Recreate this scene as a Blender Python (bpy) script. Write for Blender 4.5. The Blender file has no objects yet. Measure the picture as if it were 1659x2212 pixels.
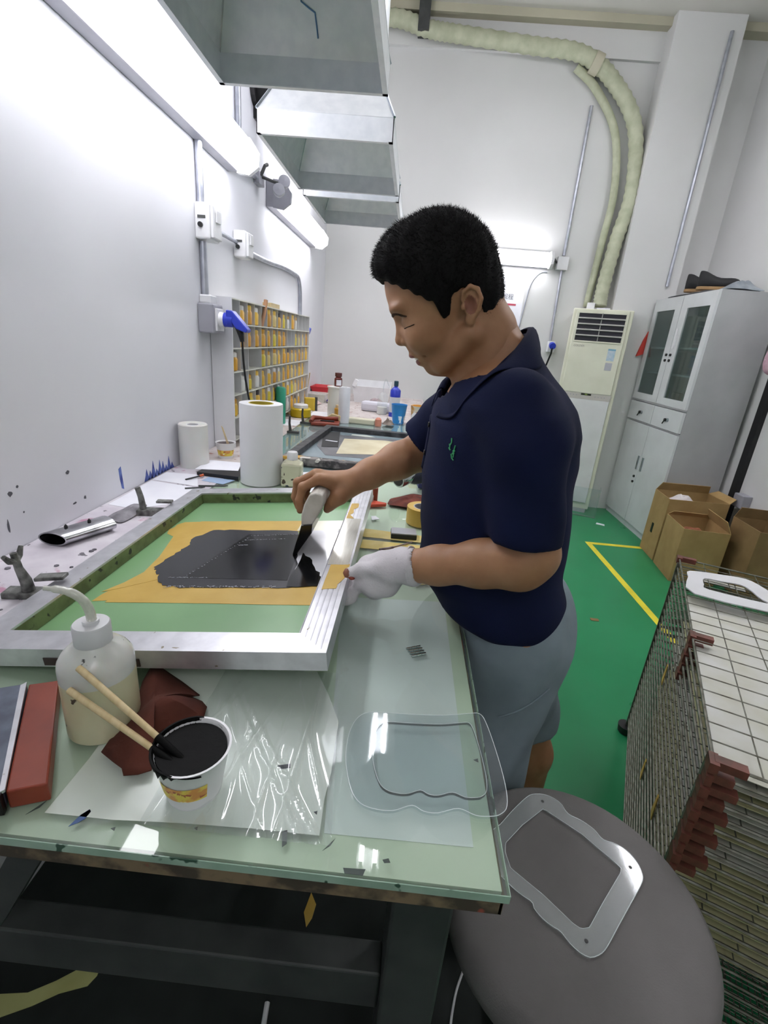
import bpy, bmesh, math, random
import numpy as np
from mathutils import Vector, Matrix, Euler
PI = math.pi
S = bpy.context.scene
COL = S.collection
random.seed(7)
# ---------------------------------------------------------------- camera
cam = bpy.data.cameras.new('camera'); camo = bpy.data.objects.new('camera', cam); COL.objects.link(camo)
cam.sensor_fit = 'HORIZONTAL'; cam.sensor_width = 36.0
cam.lens = 1025.53 / 1659 * 36.0
cam.clip_start = 0.02
camo.matrix_world = Matrix(((0.99515207, -0.09428739, 0.02796881, 0.0),
                            (0.05821749, 0.33555275, -0.94022076, 0.0),
                            (0.07926595, 0.9372909, 0.33941519, 1.32),
                            (0, 0, 0, 1)))
S.camera = camo
# ---------------------------------------------------------------- world, exposure
wd = bpy.data.worlds.new('world'); S.world = wd; wd.use_nodes = True
wd.node_tree.nodes['Background'].inputs[0].default_value = (0.8, 0.85, 0.9, 1)
wd.node_tree.nodes['Background'].inputs[1].default_value = 0.05
S.view_settings.view_transform = 'Standard'; S.view_settings.look = 'None'
S.view_settings.gamma = 1.0; S.view_settings.use_curve_mapping = False
S.view_settings.exposure = 1.45
WALL_LAMP = 6.5      # emission of the wall lamps' diffusers
CEIL_LAMP = 26.0       # emission of the ceiling tubes
# ---------------------------------------------------------------- helpers
def lin(h):
    if isinstance(h, str):
        h = h.lstrip('#'); c = [int(h[i:i+2], 16) / 255 for i in (0, 2, 4)]
    else:
        c = list(h)
    return tuple((x / 12.92 if x <= 0.04045 else ((x + 0.055) / 1.055) ** 2.4) for x in c) + (1.0,)

def mat(name, col, rough=0.5, metal=0.0, col2=None, scale=6.0, lo=0.35, hi=0.65, bump=0.0, bscale=60.0,
        coat=0.0, spec=0.5, detail=4.0, stretch=None, sss=0.0, rvar=0.0):
    m = bpy.data.materials.new(name); m.use_nodes = True
    nt = m.node_tree; b = nt.nodes['Principled BSDF']
    tc = nt.nodes.new('ShaderNodeTexCoord'); mp = nt.nodes.new('ShaderNodeMapping')
    nt.links.new(tc.outputs['Object'], mp.inputs[0])
    if stretch: mp.inputs['Scale'].default_value = stretch
    nz = nt.nodes.new('ShaderNodeTexNoise'); nz.inputs['Scale'].default_value = scale
    nz.inputs['Detail'].default_value = detail
    nt.links.new(mp.outputs[0], nz.inputs['Vector'])
    rp = nt.nodes.new('ShaderNodeValToRGB')
    c1 = lin(col)
    if col2 is None:
        c2 = tuple(x * 0.9 for x in c1[:3]) + (1,)
    else:
        c2 = lin(col2)
    rp.color_ramp.elements[0].position = lo; rp.color_ramp.elements[0].color = c2
    rp.color_ramp.elements[1].position = hi; rp.color_ramp.elements[1].color = c1
    nt.links.new(nz.outputs['Fac'], rp.inputs[0]); nt.links.new(rp.outputs[0], b.inputs['Base Color'])
    b.inputs['Roughness'].default_value = rough; b.inputs['Metallic'].default_value = metal
    b.inputs['Specular IOR Level'].default_value = spec
    if coat: b.inputs['Coat Weight'].default_value = coat; b.inputs['Coat Roughness'].default_value = 0.05
    if sss:
        b.inputs['Subsurface Weight'].default_value = sss; b.inputs['Subsurface Radius'].default_value = (0.012, 0.005, 0.003)
        b.inputs['Subsurface Scale'].default_value = 0.5
    if rvar:
        mr = nt.nodes.new('ShaderNodeMapRange'); mr.inputs['To Min'].default_value = rough - rvar; mr.inputs['To Max'].default_value = rough + rvar
        nt.links.new(nz.outputs['Fac'], mr.inputs['Value']); nt.links.new(mr.outputs[0], b.inputs['Roughness'])
    if bump:
        n2 = nt.nodes.new('ShaderNodeTexNoise'); n2.inputs['Scale'].default_value = bscale; n2.inputs['Detail'].default_value = 3
        nt.links.new(mp.outputs[0], n2.inputs['Vector'])
        bp = nt.nodes.new('ShaderNodeBump'); bp.inputs['Strength'].default_value = bump; bp.inputs['Distance'].default_value = 0.002
        nt.links.new(n2.outputs['Fac'], bp.inputs['Height']); nt.links.new(bp.outputs[0], b.inputs['Normal'])
    return m

def spots(m, col, scale, thr, soft=0.02, detail=2.0, stretch=None, offset=(0, 0, 0)):
    """irregular stains / speckles of their own colour over material m"""
    nt = m.node_tree; b = nt.nodes['Principled BSDF']
    src = b.inputs['Base Color'].links[0].from_socket
    tc = nt.nodes.new('ShaderNodeTexCoord'); mp = nt.nodes.new('ShaderNodeMapping')
    if stretch: mp.inputs['Scale'].default_value = stretch
    mp.inputs['Location'].default_value = offset
    nt.links.new(tc.outputs['Object'], mp.inputs[0])
    nz = nt.nodes.new('ShaderNodeTexNoise'); nz.inputs['Scale'].default_value = scale; nz.inputs['Detail'].default_value = detail
    nt.links.new(mp.outputs[0], nz.inputs['Vector'])
    mr = nt.nodes.new('ShaderNodeMapRange'); mr.inputs['From Min'].default_value = thr; mr.inputs['From Max'].default_value = thr + soft
    nt.links.new(nz.outputs['Fac'], mr.inputs['Value'])
    mx = nt.nodes.new('ShaderNodeMix'); mx.data_type = 'RGBA'
    nt.links.new(mr.outputs[0], mx.inputs['Factor']); nt.links.new(src, mx.inputs['A']); mx.inputs['B'].default_value = lin(col)
    nt.links.new(mx.outputs['Result'], b.inputs['Base Color'])
    return m

def clear(name, tint='ffffff', gloss=1.0, rough=0.03, body=0.0, bodycol='ffffff', ior=1.45):
    """clear plastic or glass: see-through with a fresnel reflection and a little milky body"""
    m = bpy.data.materials.new(name); m.use_nodes = True; nt = m.node_tree
    for n in list(nt.nodes): nt.nodes.remove(n)
    out = nt.nodes.new('ShaderNodeOutputMaterial')
    tr = nt.nodes.new('ShaderNodeBsdfTransparent'); tr.inputs[0].default_value = lin(tint)
    df = nt.nodes.new('ShaderNodeBsdfPrincipled'); df.inputs['Base Color'].default_value = lin(bodycol); df.inputs['Roughness'].default_value = 0.3
    nz = nt.nodes.new('ShaderNodeTexNoise'); nz.inputs['Scale'].default_value = 9.0
    mr = nt.nodes.new('ShaderNodeMapRange'); mr.inputs['To Min'].default_value = max(0, body * 0.8); mr.inputs['To Max'].default_value = min(1, body * 1.2)
    nt.links.new(nz.outputs['Fac'], mr.inputs['Value'])
    m1 = nt.nodes.new('ShaderNodeMixShader'); nt.links.new(mr.outputs[0], m1.inputs[0])
    nt.links.new(tr.outputs[0], m1.inputs[1]); nt.links.new(df.outputs[0], m1.inputs[2])
    gl = nt.nodes.new('ShaderNodeBsdfGlossy'); gl.inputs['Roughness'].default_value = rough; gl.inputs['Color'].default_value = (gloss, gloss, gloss, 1)
    fr = nt.nodes.new('ShaderNodeFresnel'); fr.inputs['IOR'].default_value = ior
    ge = nt.nodes.new('ShaderNodeNewGeometry'); ml = nt.nodes.new('ShaderNodeMath'); ml.operation = 'MULTIPLY'
    iv = nt.nodes.new('ShaderNodeMath'); iv.operation = 'SUBTRACT'; iv.inputs[0].default_value = 1.0
    nt.links.new(ge.outputs['Backfacing'], iv.inputs[1]); nt.links.new(iv.outputs[0], ml.inputs[0]); nt.links.new(fr.outputs[0], ml.inputs[1])
    m2 = nt.nodes.new('ShaderNodeMixShader'); nt.links.new(ml.outputs[0], m2.inputs[0])
    nt.links.new(m1.outputs[0], m2.inputs[1]); nt.links.new(gl.outputs[0], m2.inputs[2])
    nt.links.new(m2.outputs[0], out.inputs[0])
    return m

def lamp_mat(name, col, strength):
    m = bpy.data.materials.new(name); m.use_nodes = True; nt = m.node_tree
    for n in list(nt.nodes): nt.nodes.remove(n)
    out = nt.nodes.new('ShaderNodeOutputMaterial'); e = nt.nodes.new('ShaderNodeEmission')
    e.inputs[0].default_value = lin(col); e.inputs[1].default_value = strength
    nt.links.new(e.outputs[0], out.inputs[0]); return m

class B:
    """collects shapes; .obj() links them as ONE mesh object"""
    def __init__(s): s.v = []; s.f = []
    def add(s, vs, fs):
        o = len(s.v); s.v += [tuple(map(float, p)) for p in vs]; s.f += [tuple(i + o for i in f) for f in fs]; return s
    def box(s, c, d, rz=0.0, rot=None):
        hx, hy, hz = d[0] / 2, d[1] / 2, d[2] / 2
        R = rot.to_matrix() if isinstance(rot, Euler) else (rot or Matrix.Rotation(rz, 3, 'Z'))
        pts = [R @ Vector((x, y, z)) + Vector(c) for x in (-hx, hx) for y in (-hy, hy) for z in (-hz, hz)]
        return s.add(pts, [(0, 1, 3, 2), (4, 6, 7, 5), (0, 4, 5, 1), (2, 3, 7, 6), (0, 2, 6, 4), (1, 5, 7, 3)])
    def bx(s, x0, x1, y0, y1, z0, z1):
        return s.box(((x0 + x1) / 2, (y0 + y1) / 2, (z0 + z1) / 2), (x1 - x0, y1 - y0, z1 - z0))
    def tube(s, pts, r, n=10, cap=True):
        P = [Vector(p) for p in pts]; m = len(P); rr = r if hasattr(r, '__len__') else [r] * m
        up = None; rings = []
        for i in range(m):
            t = (P[min(i + 1, m - 1)] - P[max(i - 1, 0)])
            t = t.normalized() if t.length > 1e-9 else Vector((0, 0, 1))
            if up is None:
                up = Vector((0, 0, 1)) if abs(t.z) < 0.9 else Vector((1, 0, 0))
            a = t.cross(up)
            if a.length < 1e-6: a = t.orthogonal()
            a.normalize(); b = a.cross(t).normalized(); up = b
            rings.append([P[i] + (a * math.cos(2 * PI * k / n) + b * math.sin(2 * PI * k / n)) * rr[i] for k in range(n)])
        vs = [p for rg in rings for p in rg]; fs = []
        for i in range(m - 1):
            for k in range(n):
                k2 = (k + 1) % n
                fs.append((i * n + k, i * n + k2, (i + 1) * n + k2, (i + 1) * n + k))
        if cap: fs.append(tuple(reversed(range(n)))); fs.append(tuple((m - 1) * n + k for k in range(n)))
        return s.add(vs, [tuple(reversed(f)) for f in fs])
    def cyl(s, p0, p1, r0, r1=None, n=20): return s.tube([p0, p1], [r0, r0 if r1 is None else r1], n)
    def lathe(s, prof, n=28, o=(0, 0, 0), sx=1.0, sy=1.0):
        """prof = [(r, z), ...] turned about z"""
        vs = []; fs = []; m = len(prof)
        for r, z in prof:
            for k in range(n):
                a = 2 * PI * k / n; vs.append((o[0] + r * sx * math.cos(a), o[1] + r * sy * math.sin(a), o[2] + z))
        for i in range(m - 1):
            for k in range(n):
                k2 = (k + 1) % n; fs.append((i * n + k, i * n + k2, (i + 1) * n + k2, (i + 1) * n + k))
        if prof[0][0] > 1e-6 and abs(prof[0][0] - prof[-1][0]) < 1e-6 and len(prof) > 3:      # a ring: close it on itself
            for k in range(n):
                k2 = (k + 1) % n; fs.append(((m - 1) * n + k, (m - 1) * n + k2, k2, k))
        else:
            if prof[0][0] > 1e-6: fs.append(tuple(reversed(range(n))))
            if prof[-1][0] > 1e-6: fs.append(tuple((m - 1) * n + k for k in range(n)))
        return s.add(vs, fs)
    def prism(s, poly, h0, h1, axis='z', M=None):
        """extrude a 2D polygon; axis z: (x,y), axis y: (x,z), axis x: (y,z)"""
        n = len(poly)
        def P(p, h): return (p[0], p[1], h) if axis == 'z' else ((p[0], h, p[1]) if axis == 'y' else (h, p[0], p[1]))
        vs = [P(p, h0) for p in poly] + [P(p, h1) for p in poly]
        if M is not None: vs = [M @ Vector(v) for v in vs]
        fs = [tuple(reversed(range(n))), tuple(range(n, 2 * n))] + [(i, (i + 1) % n, n + (i + 1) % n, n + i) for i in range(n)]
        return s.add(vs, fs)
    def frame(s, outer, inner, h0, h1):
        """flat ring between two loops of equal length"""
        n = len(outer); vs = [(p[0], p[1], h) for h in (h0, h1) for L in (outer, inner) for p in L]; fs = []
        for i in range(n):
            j = (i + 1) % n
            fs += [(i, n + i, n + j, j), (2 * n + i, 2 * n + j, 3 * n + j, 3 * n + i), (i, j, 2 * n + j, 2 * n + i), (n + i, 3 * n + i, 3 * n + j, n + j)]
        return s.add(vs, fs)
    def grid(s, nx, ny, fn, thick=0.0):
        vs = [fn(i / nx, j / ny) for j in range(ny + 1) for i in range(nx + 1)]; fs = []
        W = nx + 1
        for j in range(ny):
            for i in range(nx): fs.append((j * W + i, j * W + i + 1, (j + 1) * W + i + 1, (j + 1) * W + i))
        return s.add(vs, fs)
    def mesh(s, name):
        me = bpy.data.meshes.new(name); me.from_pydata(s.v, [], s.f); me.validate()
        bm = bmesh.new(); bm.from_mesh(me); bmesh.ops.recalc_face_normals(bm, faces=bm.faces); bm.to_mesh(me); bm.free()
        return me
    def obj(s, name, m, parent=None, loc=(0, 0, 0), smooth=False, bevel=0.0, rz=0.0, rot=None, solid=0.0, sub=0):
        me = s.mesh(name); o = bpy.data.objects.new(name, me); COL.objects.link(o)
        me.materials.append(m)
        o.location = loc
        o.rotation_euler = rot if rot is not None else (0, 0, rz)
        if parent: o.parent = parent
        if solid:
            md = o.modifiers.new('solid', 'SOLIDIFY'); md.thickness = solid; md.offset = 0
        if sub:
            md = o.modifiers.new('sub', 'SUBSURF'); md.levels = sub; md.render_levels = sub
        if bevel:
            md = o.modifiers.new('bevel', 'BEVEL'); md.width = bevel; md.segments = 2; md.limit_method = 'ANGLE'; md.angle_limit = 0.6
        if smooth:
            me.polygons.foreach_set('use_smooth', [True] * len(me.polygons))
            if smooth != 'all':
                me.set_sharp_from_angle(angle=0.7)
        return o

def tag(o, label=None, cat=None, group=None, kind=None):
    if label: o['label'] = label
    if cat: o['category'] = cat
    if group: o['group'] = group
    if kind: o['kind'] = kind
    return o
def thing(name, label, cat, loc=(0, 0, 0), rz=0.0, group=None, rot=None):
    o = bpy.data.objects.new(name, None); COL.objects.link(o); o.empty_display_size = 0.05
    o.location = loc; o.rotation_euler = rot if rot is not None else (0, 0, rz)
    return tag(o, label, cat, group)
def struct(o): o['kind'] = 'structure'; return o
def dup(root, loc, rz=0.0, label=None, group=None):
    r = root.copy(); COL.objects.link(r); r.location = loc; r.rotation_euler = (0, 0, rz)
    if label: r['label'] = label
    if group: r['group'] = group
    for ch in list(root.children):
        c = ch.copy(); COL.objects.link(c); c.parent = r
        for g in ch.children:
            d = g.copy(); COL.objects.link(d); d.parent = c
    return r
def text(name, body, size, m, parent, loc, rot, depth=0.0005, align='CENTER'):
    cu = bpy.data.curves.new(name, 'FONT'); cu.body = body; cu.size = size; cu.extrude = depth; cu.align_x = align; cu.align_y = 'CENTER'
    tmp = bpy.data.objects.new('t', cu); COL.objects.link(tmp)
    dg = bpy.context.evaluated_depsgraph_get(); me = bpy.data.meshes.new_from_object(tmp.evaluated_get(dg))
    bpy.data.objects.remove(tmp); bpy.data.curves.remove(cu)
    me.name = name; o = bpy.data.objects.new(name, me); COL.objects.link(o); me.materials.clear(); me.materials.append(m)
    o.parent = parent; o.location = loc; o.rotation_euler = rot; return o
def catmull(pts, n=6, closed=False):
    P = [np.array(p, float) for p in pts]; out = []; m = len(P)
    rng = range(m if closed else m - 1)
    for i in rng:
        if closed: p0, p1, p2, p3 = P[(i - 1) % m], P[i], P[(i + 1) % m], P[(i + 2) % m]
        else: p0, p1, p2, p3 = P[max(i - 1, 0)], P[i], P[i + 1], P[min(i + 2, m - 1)]
        for k in range(n):
            t = k / n
            out.append(tuple(0.5 * ((2 * p1) + (-p0 + p2) * t + (2 * p0 - 5 * p1 + 4 * p2 - p3) * t * t + (-p0 + 3 * p1 - 3 * p2 + p3) * t ** 3)))
    if not closed: out.append(tuple(P[-1]))
    return out
def rrect(w, h, r, n=5, cx=0, cy=0):
    out = []
    for (sx, sy, a0) in ((1, 1, 0), (-1, 1, 90), (-1, -1, 180), (1, -1, 270)):
        for k in range(n + 1):
            a = math.radians(a0 + 90 * k / n); out.append((cx + sx * (w / 2 - r) + r * math.cos(a), cy + sy * (h / 2 - r) + r * math.sin(a)))
    return out
# ---------------------------------------------------------------- materials
M = {}
M['wall'] = mat('white_wall_paint', 'dddcdb', 0.75, scale=1.5, bump=0.08, bscale=90, col2='d6d5d5')
M['wallb'] = mat('back_wall_paint', 'd6d6d5', 0.8, scale=1.2, bump=0.06, bscale=90, col2='cfcfce')
M['ceil'] = mat('ceiling_paint', 'cfcdc6', 0.85, scale=1.0)
M['beam'] = mat('beige_trim_paint', 'b9b5a0', 0.8, scale=3)
M['floor'] = mat('green_epoxy', '2c8757', 0.30, col2='267e50', scale=2.2, rvar=0.06, bump=0.03, bscale=30, spec=0.35)
M['yline'] = mat('yellow_floor_tape', 'e6d63c', 0.5, scale=12, col2='d8c634')
M['galv'] = mat('galvanised_sheet', 'eef0f3', 0.40, 0.5, col2='e4e7eb', scale=30, rvar=0.04)
M['galv2'] = mat('galvanised_pipe', 'b9c0c8', 0.35, 1.0, col2='9aa2aa', scale=30)
M['alu'] = mat('aluminium_rail', 'd9d9de', 0.34, 0.75, col2='c9c9ce', scale=40, stretch=(1, 1, 1), bump=0.05, bscale=80)
M['white_plastic'] = mat('white_plastic', 'e2e2e4', 0.35, scale=10)
M['grey_plastic'] = mat('grey_plastic', '9b9ba3', 0.4, scale=10)
M['dark_plastic'] = mat('black_plastic', '141416', 0.4, scale=10, col2='0e0e10')
M['blue_plastic'] = mat('blue_plastic', '2b3fc0', 0.35, scale=10, col2='2436ac')
M['conduit'] = mat('conduit_metal', 'bcbfc8', 0.35, 0.8, col2='a6a9b4', scale=25)
M['paper'] = mat('white_paper', 'eeeef4', 0.7, scale=9, col2='e6e6ee')
M['greysheet'] = mat('grey_sheet', 'a9a9ac', 0.7, scale=20)
M['rubber_red'] = mat('red_rubber', '8c3a24', 0.45, col2='7a2f1e', scale=18)
M['cloth_brown'] = mat('brown_chamois', '5c2c1e', 0.95, col2='4c2217', scale=15, bump=0.3, bscale=160)
M['black_ink'] = mat('black_ink', '08080a', 0.14, col2='060607', scale=20, spec=0.5)
M['cup_ink'] = mat('thick_black_ink', '050505', 0.6, col2='030303', scale=60, spec=0.12, bump=0.2, bscale=120)
M['ink_film'] = mat('black_ink_film', '26262c', 0.22, col2='1b1b20', scale=9, spec=0.6, rvar=0.08)
M['emulsion'] = mat('green_emulsion', '7fa878', 0.32, col2='769f70', scale=5, rvar=0.06)
M['openmesh'] = mat('wiped_mesh_glare', 'dcdce0', 0.16, col2='cfcfd4', scale=14, spec=0.6)
M['tape_y'] = mat('yellow_masking_tape', 'c6a44e', 0.5, col2='bc9940', scale=14, bump=0.15, bscale=40)
M['tape_pale'] = mat('pale_film_tape', 'e4e2cc', 0.18, col2='dad7be', scale=12)
M['tabletop'] = mat('pale_green_board', 'd3dccb', 0.5, col2='cad5c2', scale=4)
M['steel_dark'] = mat('dark_steel', '4b4d4c', 0.55, 0.3, col2='3c3e3e', scale=12, bump=0.1, bscale=40)
M['wood_edge'] = mat('board_edge', '8a6a4a', 0.7, col2='5c4433', scale=26)
M['glass'] = clear('clear_table_glass', 'f6faf7', 1.0, 0.02, body=0.04, bodycol='d5e0d6')
M['glass_edge'] = mat('green_glass_edge', 'a6bfad', 0.2, col2='93ad9b', scale=25)
spots(M['glass_edge'], '3f5b4c', 45, 0.62, 0.03)
M['acrylic'] = clear('clear_acrylic', 'f6f9fa', 1.0, 0.03, body=0.05, bodycol='e6ecec')
M['milky'] = clear('milky_polythene', 'eeeee6', 1.0, 0.18, body=0.62, bodycol='e4e4da')
M['film'] = clear('clear_film', 'fafcfc', 1.0, 0.06, body=0.10, bodycol='eef2f2', ior=1.6)
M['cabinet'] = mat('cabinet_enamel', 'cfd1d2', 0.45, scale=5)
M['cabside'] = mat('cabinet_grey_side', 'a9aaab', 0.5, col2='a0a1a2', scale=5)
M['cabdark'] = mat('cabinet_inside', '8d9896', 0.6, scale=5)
M['cabglass'] = clear('cabinet_glass', 'ccd8d6', 1.0, 0.03, body=0.10, bodycol='8fa0a0')
M['card'] = mat('cardboard', 'a98c5c', 0.8, col2='9c7f50', scale=10, bump=0.1, bscale=70)
M['card2'] = mat('brown_cardboard', '8a6f48', 0.8, col2='7d633e', scale=10, bump=0.1, bscale=70)
M['ac_cream'] = mat('cream_ac_plastic', 'dbdbc8', 0.45, col2='d3d3bf', scale=6)
M['ac_white'] = mat('white_ac_panel', 'd9d9d9', 0.45, scale=6)
M['hose'] = mat('olive_hose_wrap', 'b9bda4', 0.7, col2='a8ac92', scale=15, bump=0.2, bscale=50)
M['stool'] = mat('grey_seat_fabric', '716e6c', 0.85, col2='6a6765', scale=8, bump=0.25, bscale=420)
M['wire'] = mat('tarnished_wire', '86867c', 0.45, 0.7, col2='5a574a', scale=40)
M['bracket'] = mat('rusty_red_bracket', '7a4438', 0.55, 0.1, col2='4f3428', scale=30)
M['white_paint'] = mat('white_shelf_paint', 'dedee0', 0.5, scale=6, col2='d3d3d6')
M['shelf_grey'] = mat('shelf_grey', 'd8d8d0', 0.6, scale=8, col2='cfcfc6')
M['yel_ink'] = mat('amber_ink', 'd9a52c', 0.3, scale=25, col2='cf9622')
M['wood_pale'] = mat('pale_bamboo', 'd9c59a', 0.55, col2='cdb686', scale=20, stretch=(8, 1, 1))
M['cup'] = mat('white_cup', 'e9e9ea', 0.35, scale=10, col2='e3e3e4')
# ================================================================ SETTING
WX, YB, ZC = -0.813, 4.50, 3.60      # left wall, back wall, ceiling
XR, YF = 2.36, -2.6
def panel(name, x0, x1, y0, y1, z0, z1, m): return struct(B().bx(x0, x1, y0, y1, z0, z1).obj(name, m))
fl = panel('floor', WX - .2, XR + .2, YF - .2, YB + .2, -0.1, 0.0, M['floor'])
M['wall_left'] = mat('stained_white_wall', 'dddde2', 0.75, scale=1.5, bump=0.08, bscale=90, col2='d6d6dc')
panel('wall_left', WX - .2, WX, YF - .2, YB + .2, 0, ZC, M['wall_left'])
panel('wall_back', WX, XR, YB, YB + .2, 0, ZC, M['wallb'])
panel('wall_right', XR, XR + .2, YF - .2, YB + .2, 0, ZC, M['wallb'])
panel('wall_front', WX, XR, YF - .2, YF, 0, ZC, M['wallb'])
panel('ceiling', WX - .2, XR + .2, YF - .2, YB + .2, ZC, ZC + .1, M['ceil'])
panel('trim_1', 1.60, 2.07, 4.33, YB, 0, ZC, M['wallb'])            # column in the back corner
panel('trim_2', WX, XR, YB - .10, YB, ZC - .05, ZC, M['beam'])      # beige strip under the ceiling
panel('trim_3', WX, 1.60, YB - .03, YB, ZC - .22, ZC - .05, M['wallb'])
# yellow line taped on the floor
B().bx(1.445, 1.485, 1.75, 3.42, 0.0, 0.0012).obj('yellow_line', M['yline'], fl)
B().bx(1.485, 1.90, 3.38, 3.42, 0.0, 0.0012).obj('yellow_line', M['yline'], fl)
# blue and dark paint marks on the left wall (flat stains)
M['blue_stain'] = mat('blue_paint_stain', '5a6fb4', 0.6, col2='2b3a86', scale=40)
M['dark_stain'] = mat('dark_ink_stain', '55565c', 0.6, scale=40)
wl = [o for o in COL.objects if o.name == 'wall_left'][0]
def stain(pts, m):      # (y, z) outline on the left wall
    B().prism(pts, WX, WX + 0.0008, 'x').obj('paint_stain', m, wl)
def blob(y, z, ry, rz, n=9, j=.35):
    return [(y + ry * math.cos(2 * PI * k / n) * (1 + random.uniform(-j, j)), z + rz * math.sin(2 * PI * k / n) * (1 + random.uniform(-j, j))) for k in range(n)]
for k in range(9):
    y = 1.43 + k * .021; h = random.uniform(.02, .075)
    stain([(y - .016, .834), (y + .016, .834), (y + .006, .834 + h * .6), (y + .001, .834 + h), (y - .006, .834 + h * .5)], M['blue_stain'])
stain([(1.285, .91), (1.297, .915), (1.30, .872), (1.302, .845), (1.292, .85), (1.287, .88)], M['blue_stain'])
for (y, z, a, b_) in ((.905, .955, .006, .006), (.925, .965, .003, .003), (1.08, .955, .006, .004), (1.09, .872, .006, .003), (1.13, .875, .004, .005), (.885, .89, .003, .014), (.93, .905, .002, .003)):
    stain(blob(y, z, a, b_), M['dark_stain'])

# ================================================================ LAMPS
def wall_lamp(name, label, y0, y1, z, x0=WX):
    t = thing(name, label, 'lamp', (x0, (y0 + y1) / 2, z), 0, 'fluorescent wall lamps')
    L = (y1 - y0) / 2
    B().bx(0.0, .045, -L, L, -.035, .085).obj('housing', M['grey_plastic'], t, bevel=.004)
    prof = [(.046, -.03), (.085, -.036), (.118, -.018), (.128, .015), (.120, .05), (.09, .072), (.046, .07)]
    B().prism(prof, -L + .012, L - .012, 'y').obj('diffuser', MLAMP, t, smooth=True)
    for e in (-1, 1):
        B().prism([(.04, -.04), (.09, -.045), (.13, -.015), (.134, .03), (.095, .082), (.04, .085)], e * L - .012, e * L + .012, 'y').obj('end_cap', M['grey_plastic'] if e < 0 else MLAMPCAP, t)
    return t
MLAMP = lamp_mat('glowing_diffuser', 'fbfaff', WALL_LAMP)
MLAMPCAP = M['white_plastic']
wall_lamp('fluorescent_lamp', 'long bright fluorescent lamp on the left wall, nearest and largest in the room', .62, 2.235, 1.945)
wall_lamp('fluorescent_lamp', 'bright fluorescent lamp on the left wall above the far cubby shelf', 2.76, 3.86, 1.945)
# lamp on the back wall (rotated to face the camera)
t = wall_lamp('fluorescent_lamp', 'short bright fluorescent lamp on the back wall behind the head of the man', -.36, .36, 0)
t.location = (.70, YB, 2.02); t.rotation_euler = (0, 0, -PI / 2)
# ceiling batten fittings with bare twin tubes (above the frame)
MTUBE = lamp_mat('glowing_tube', 'fafaff', CEIL_LAMP)
def batten(x, y, z, label, rz=0.0):
    t = thing('ceiling_batten', label, 'lamp', (x, y, z), rz, 'twin tube ceiling battens')
    B().bx(-.07, .07, -.62, .62, 0, .05).obj('housing', M['white_plastic'], t, bevel=.006)
    for s in (-1, 1):
        B().cyl((s * .04, -.6, -.03), (s * .04, .6, -.03), .013, n=12).obj('tube', MTUBE, t, smooth=True)
        B().bx(s * .04 - .012, s * .04 + .012, -.62, -.59, -.05, .0).bx(s * .04 - .012, s * .04 + .012, .59, .62, -.05, 0).obj('socket', M['white_plastic'], t)
    for e in (-.4, .4):
        B().cyl((0, e, .05), (0, e, ZC - z), .006, n=8).obj('hanger', M['conduit'], t)
    return t
batten(.02, 2.50, 3.25, 'twin tube batten hanging above the tables beside the hoods')
batten(1.93, 2.40, 3.25, 'twin tube batten hanging in front of the tall cabinet')
batten(.55, -1.75, 3.25, 'unseen twin tube batten added behind the camera as front fill')  # unseen lamp, added to fill the camera side with light

# emergency twin spotlight between the two wall lamps
t = thing('emergency_light', 'small grey twin-headed spotlight on the left wall between the long lamps', 'lamp', (WX, 2.60, 1.985))
B().bx(0, .03, -.04, .04, -.025, .025).obj('base', M['grey_plastic'], t, bevel=.004)
B().tube([(.03, -.02, .01), (.05, -.02, .05), (.055, .0, .06)], .008, 8).obj('arm', M['steel_dark'], t, smooth=True)
B().tube([(.03, 0, .01), (.07, .01, .0), (.10, .02, -.005)], .007, 8).obj('arm', M['steel_dark'], t, smooth=True)
for (xx, yy, zz) in ((.115, -.02, -.045), (.13, .02, .0)):
    B().lathe([(0, -.02), (.022, -.018), (.028, .0), (.027, .014), (.0, .018)], 20).obj('lamp_head', M['grey_plastic'], t, loc=(xx, yy, zz), rot=(1.3, 0, .3), smooth=True)

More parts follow.
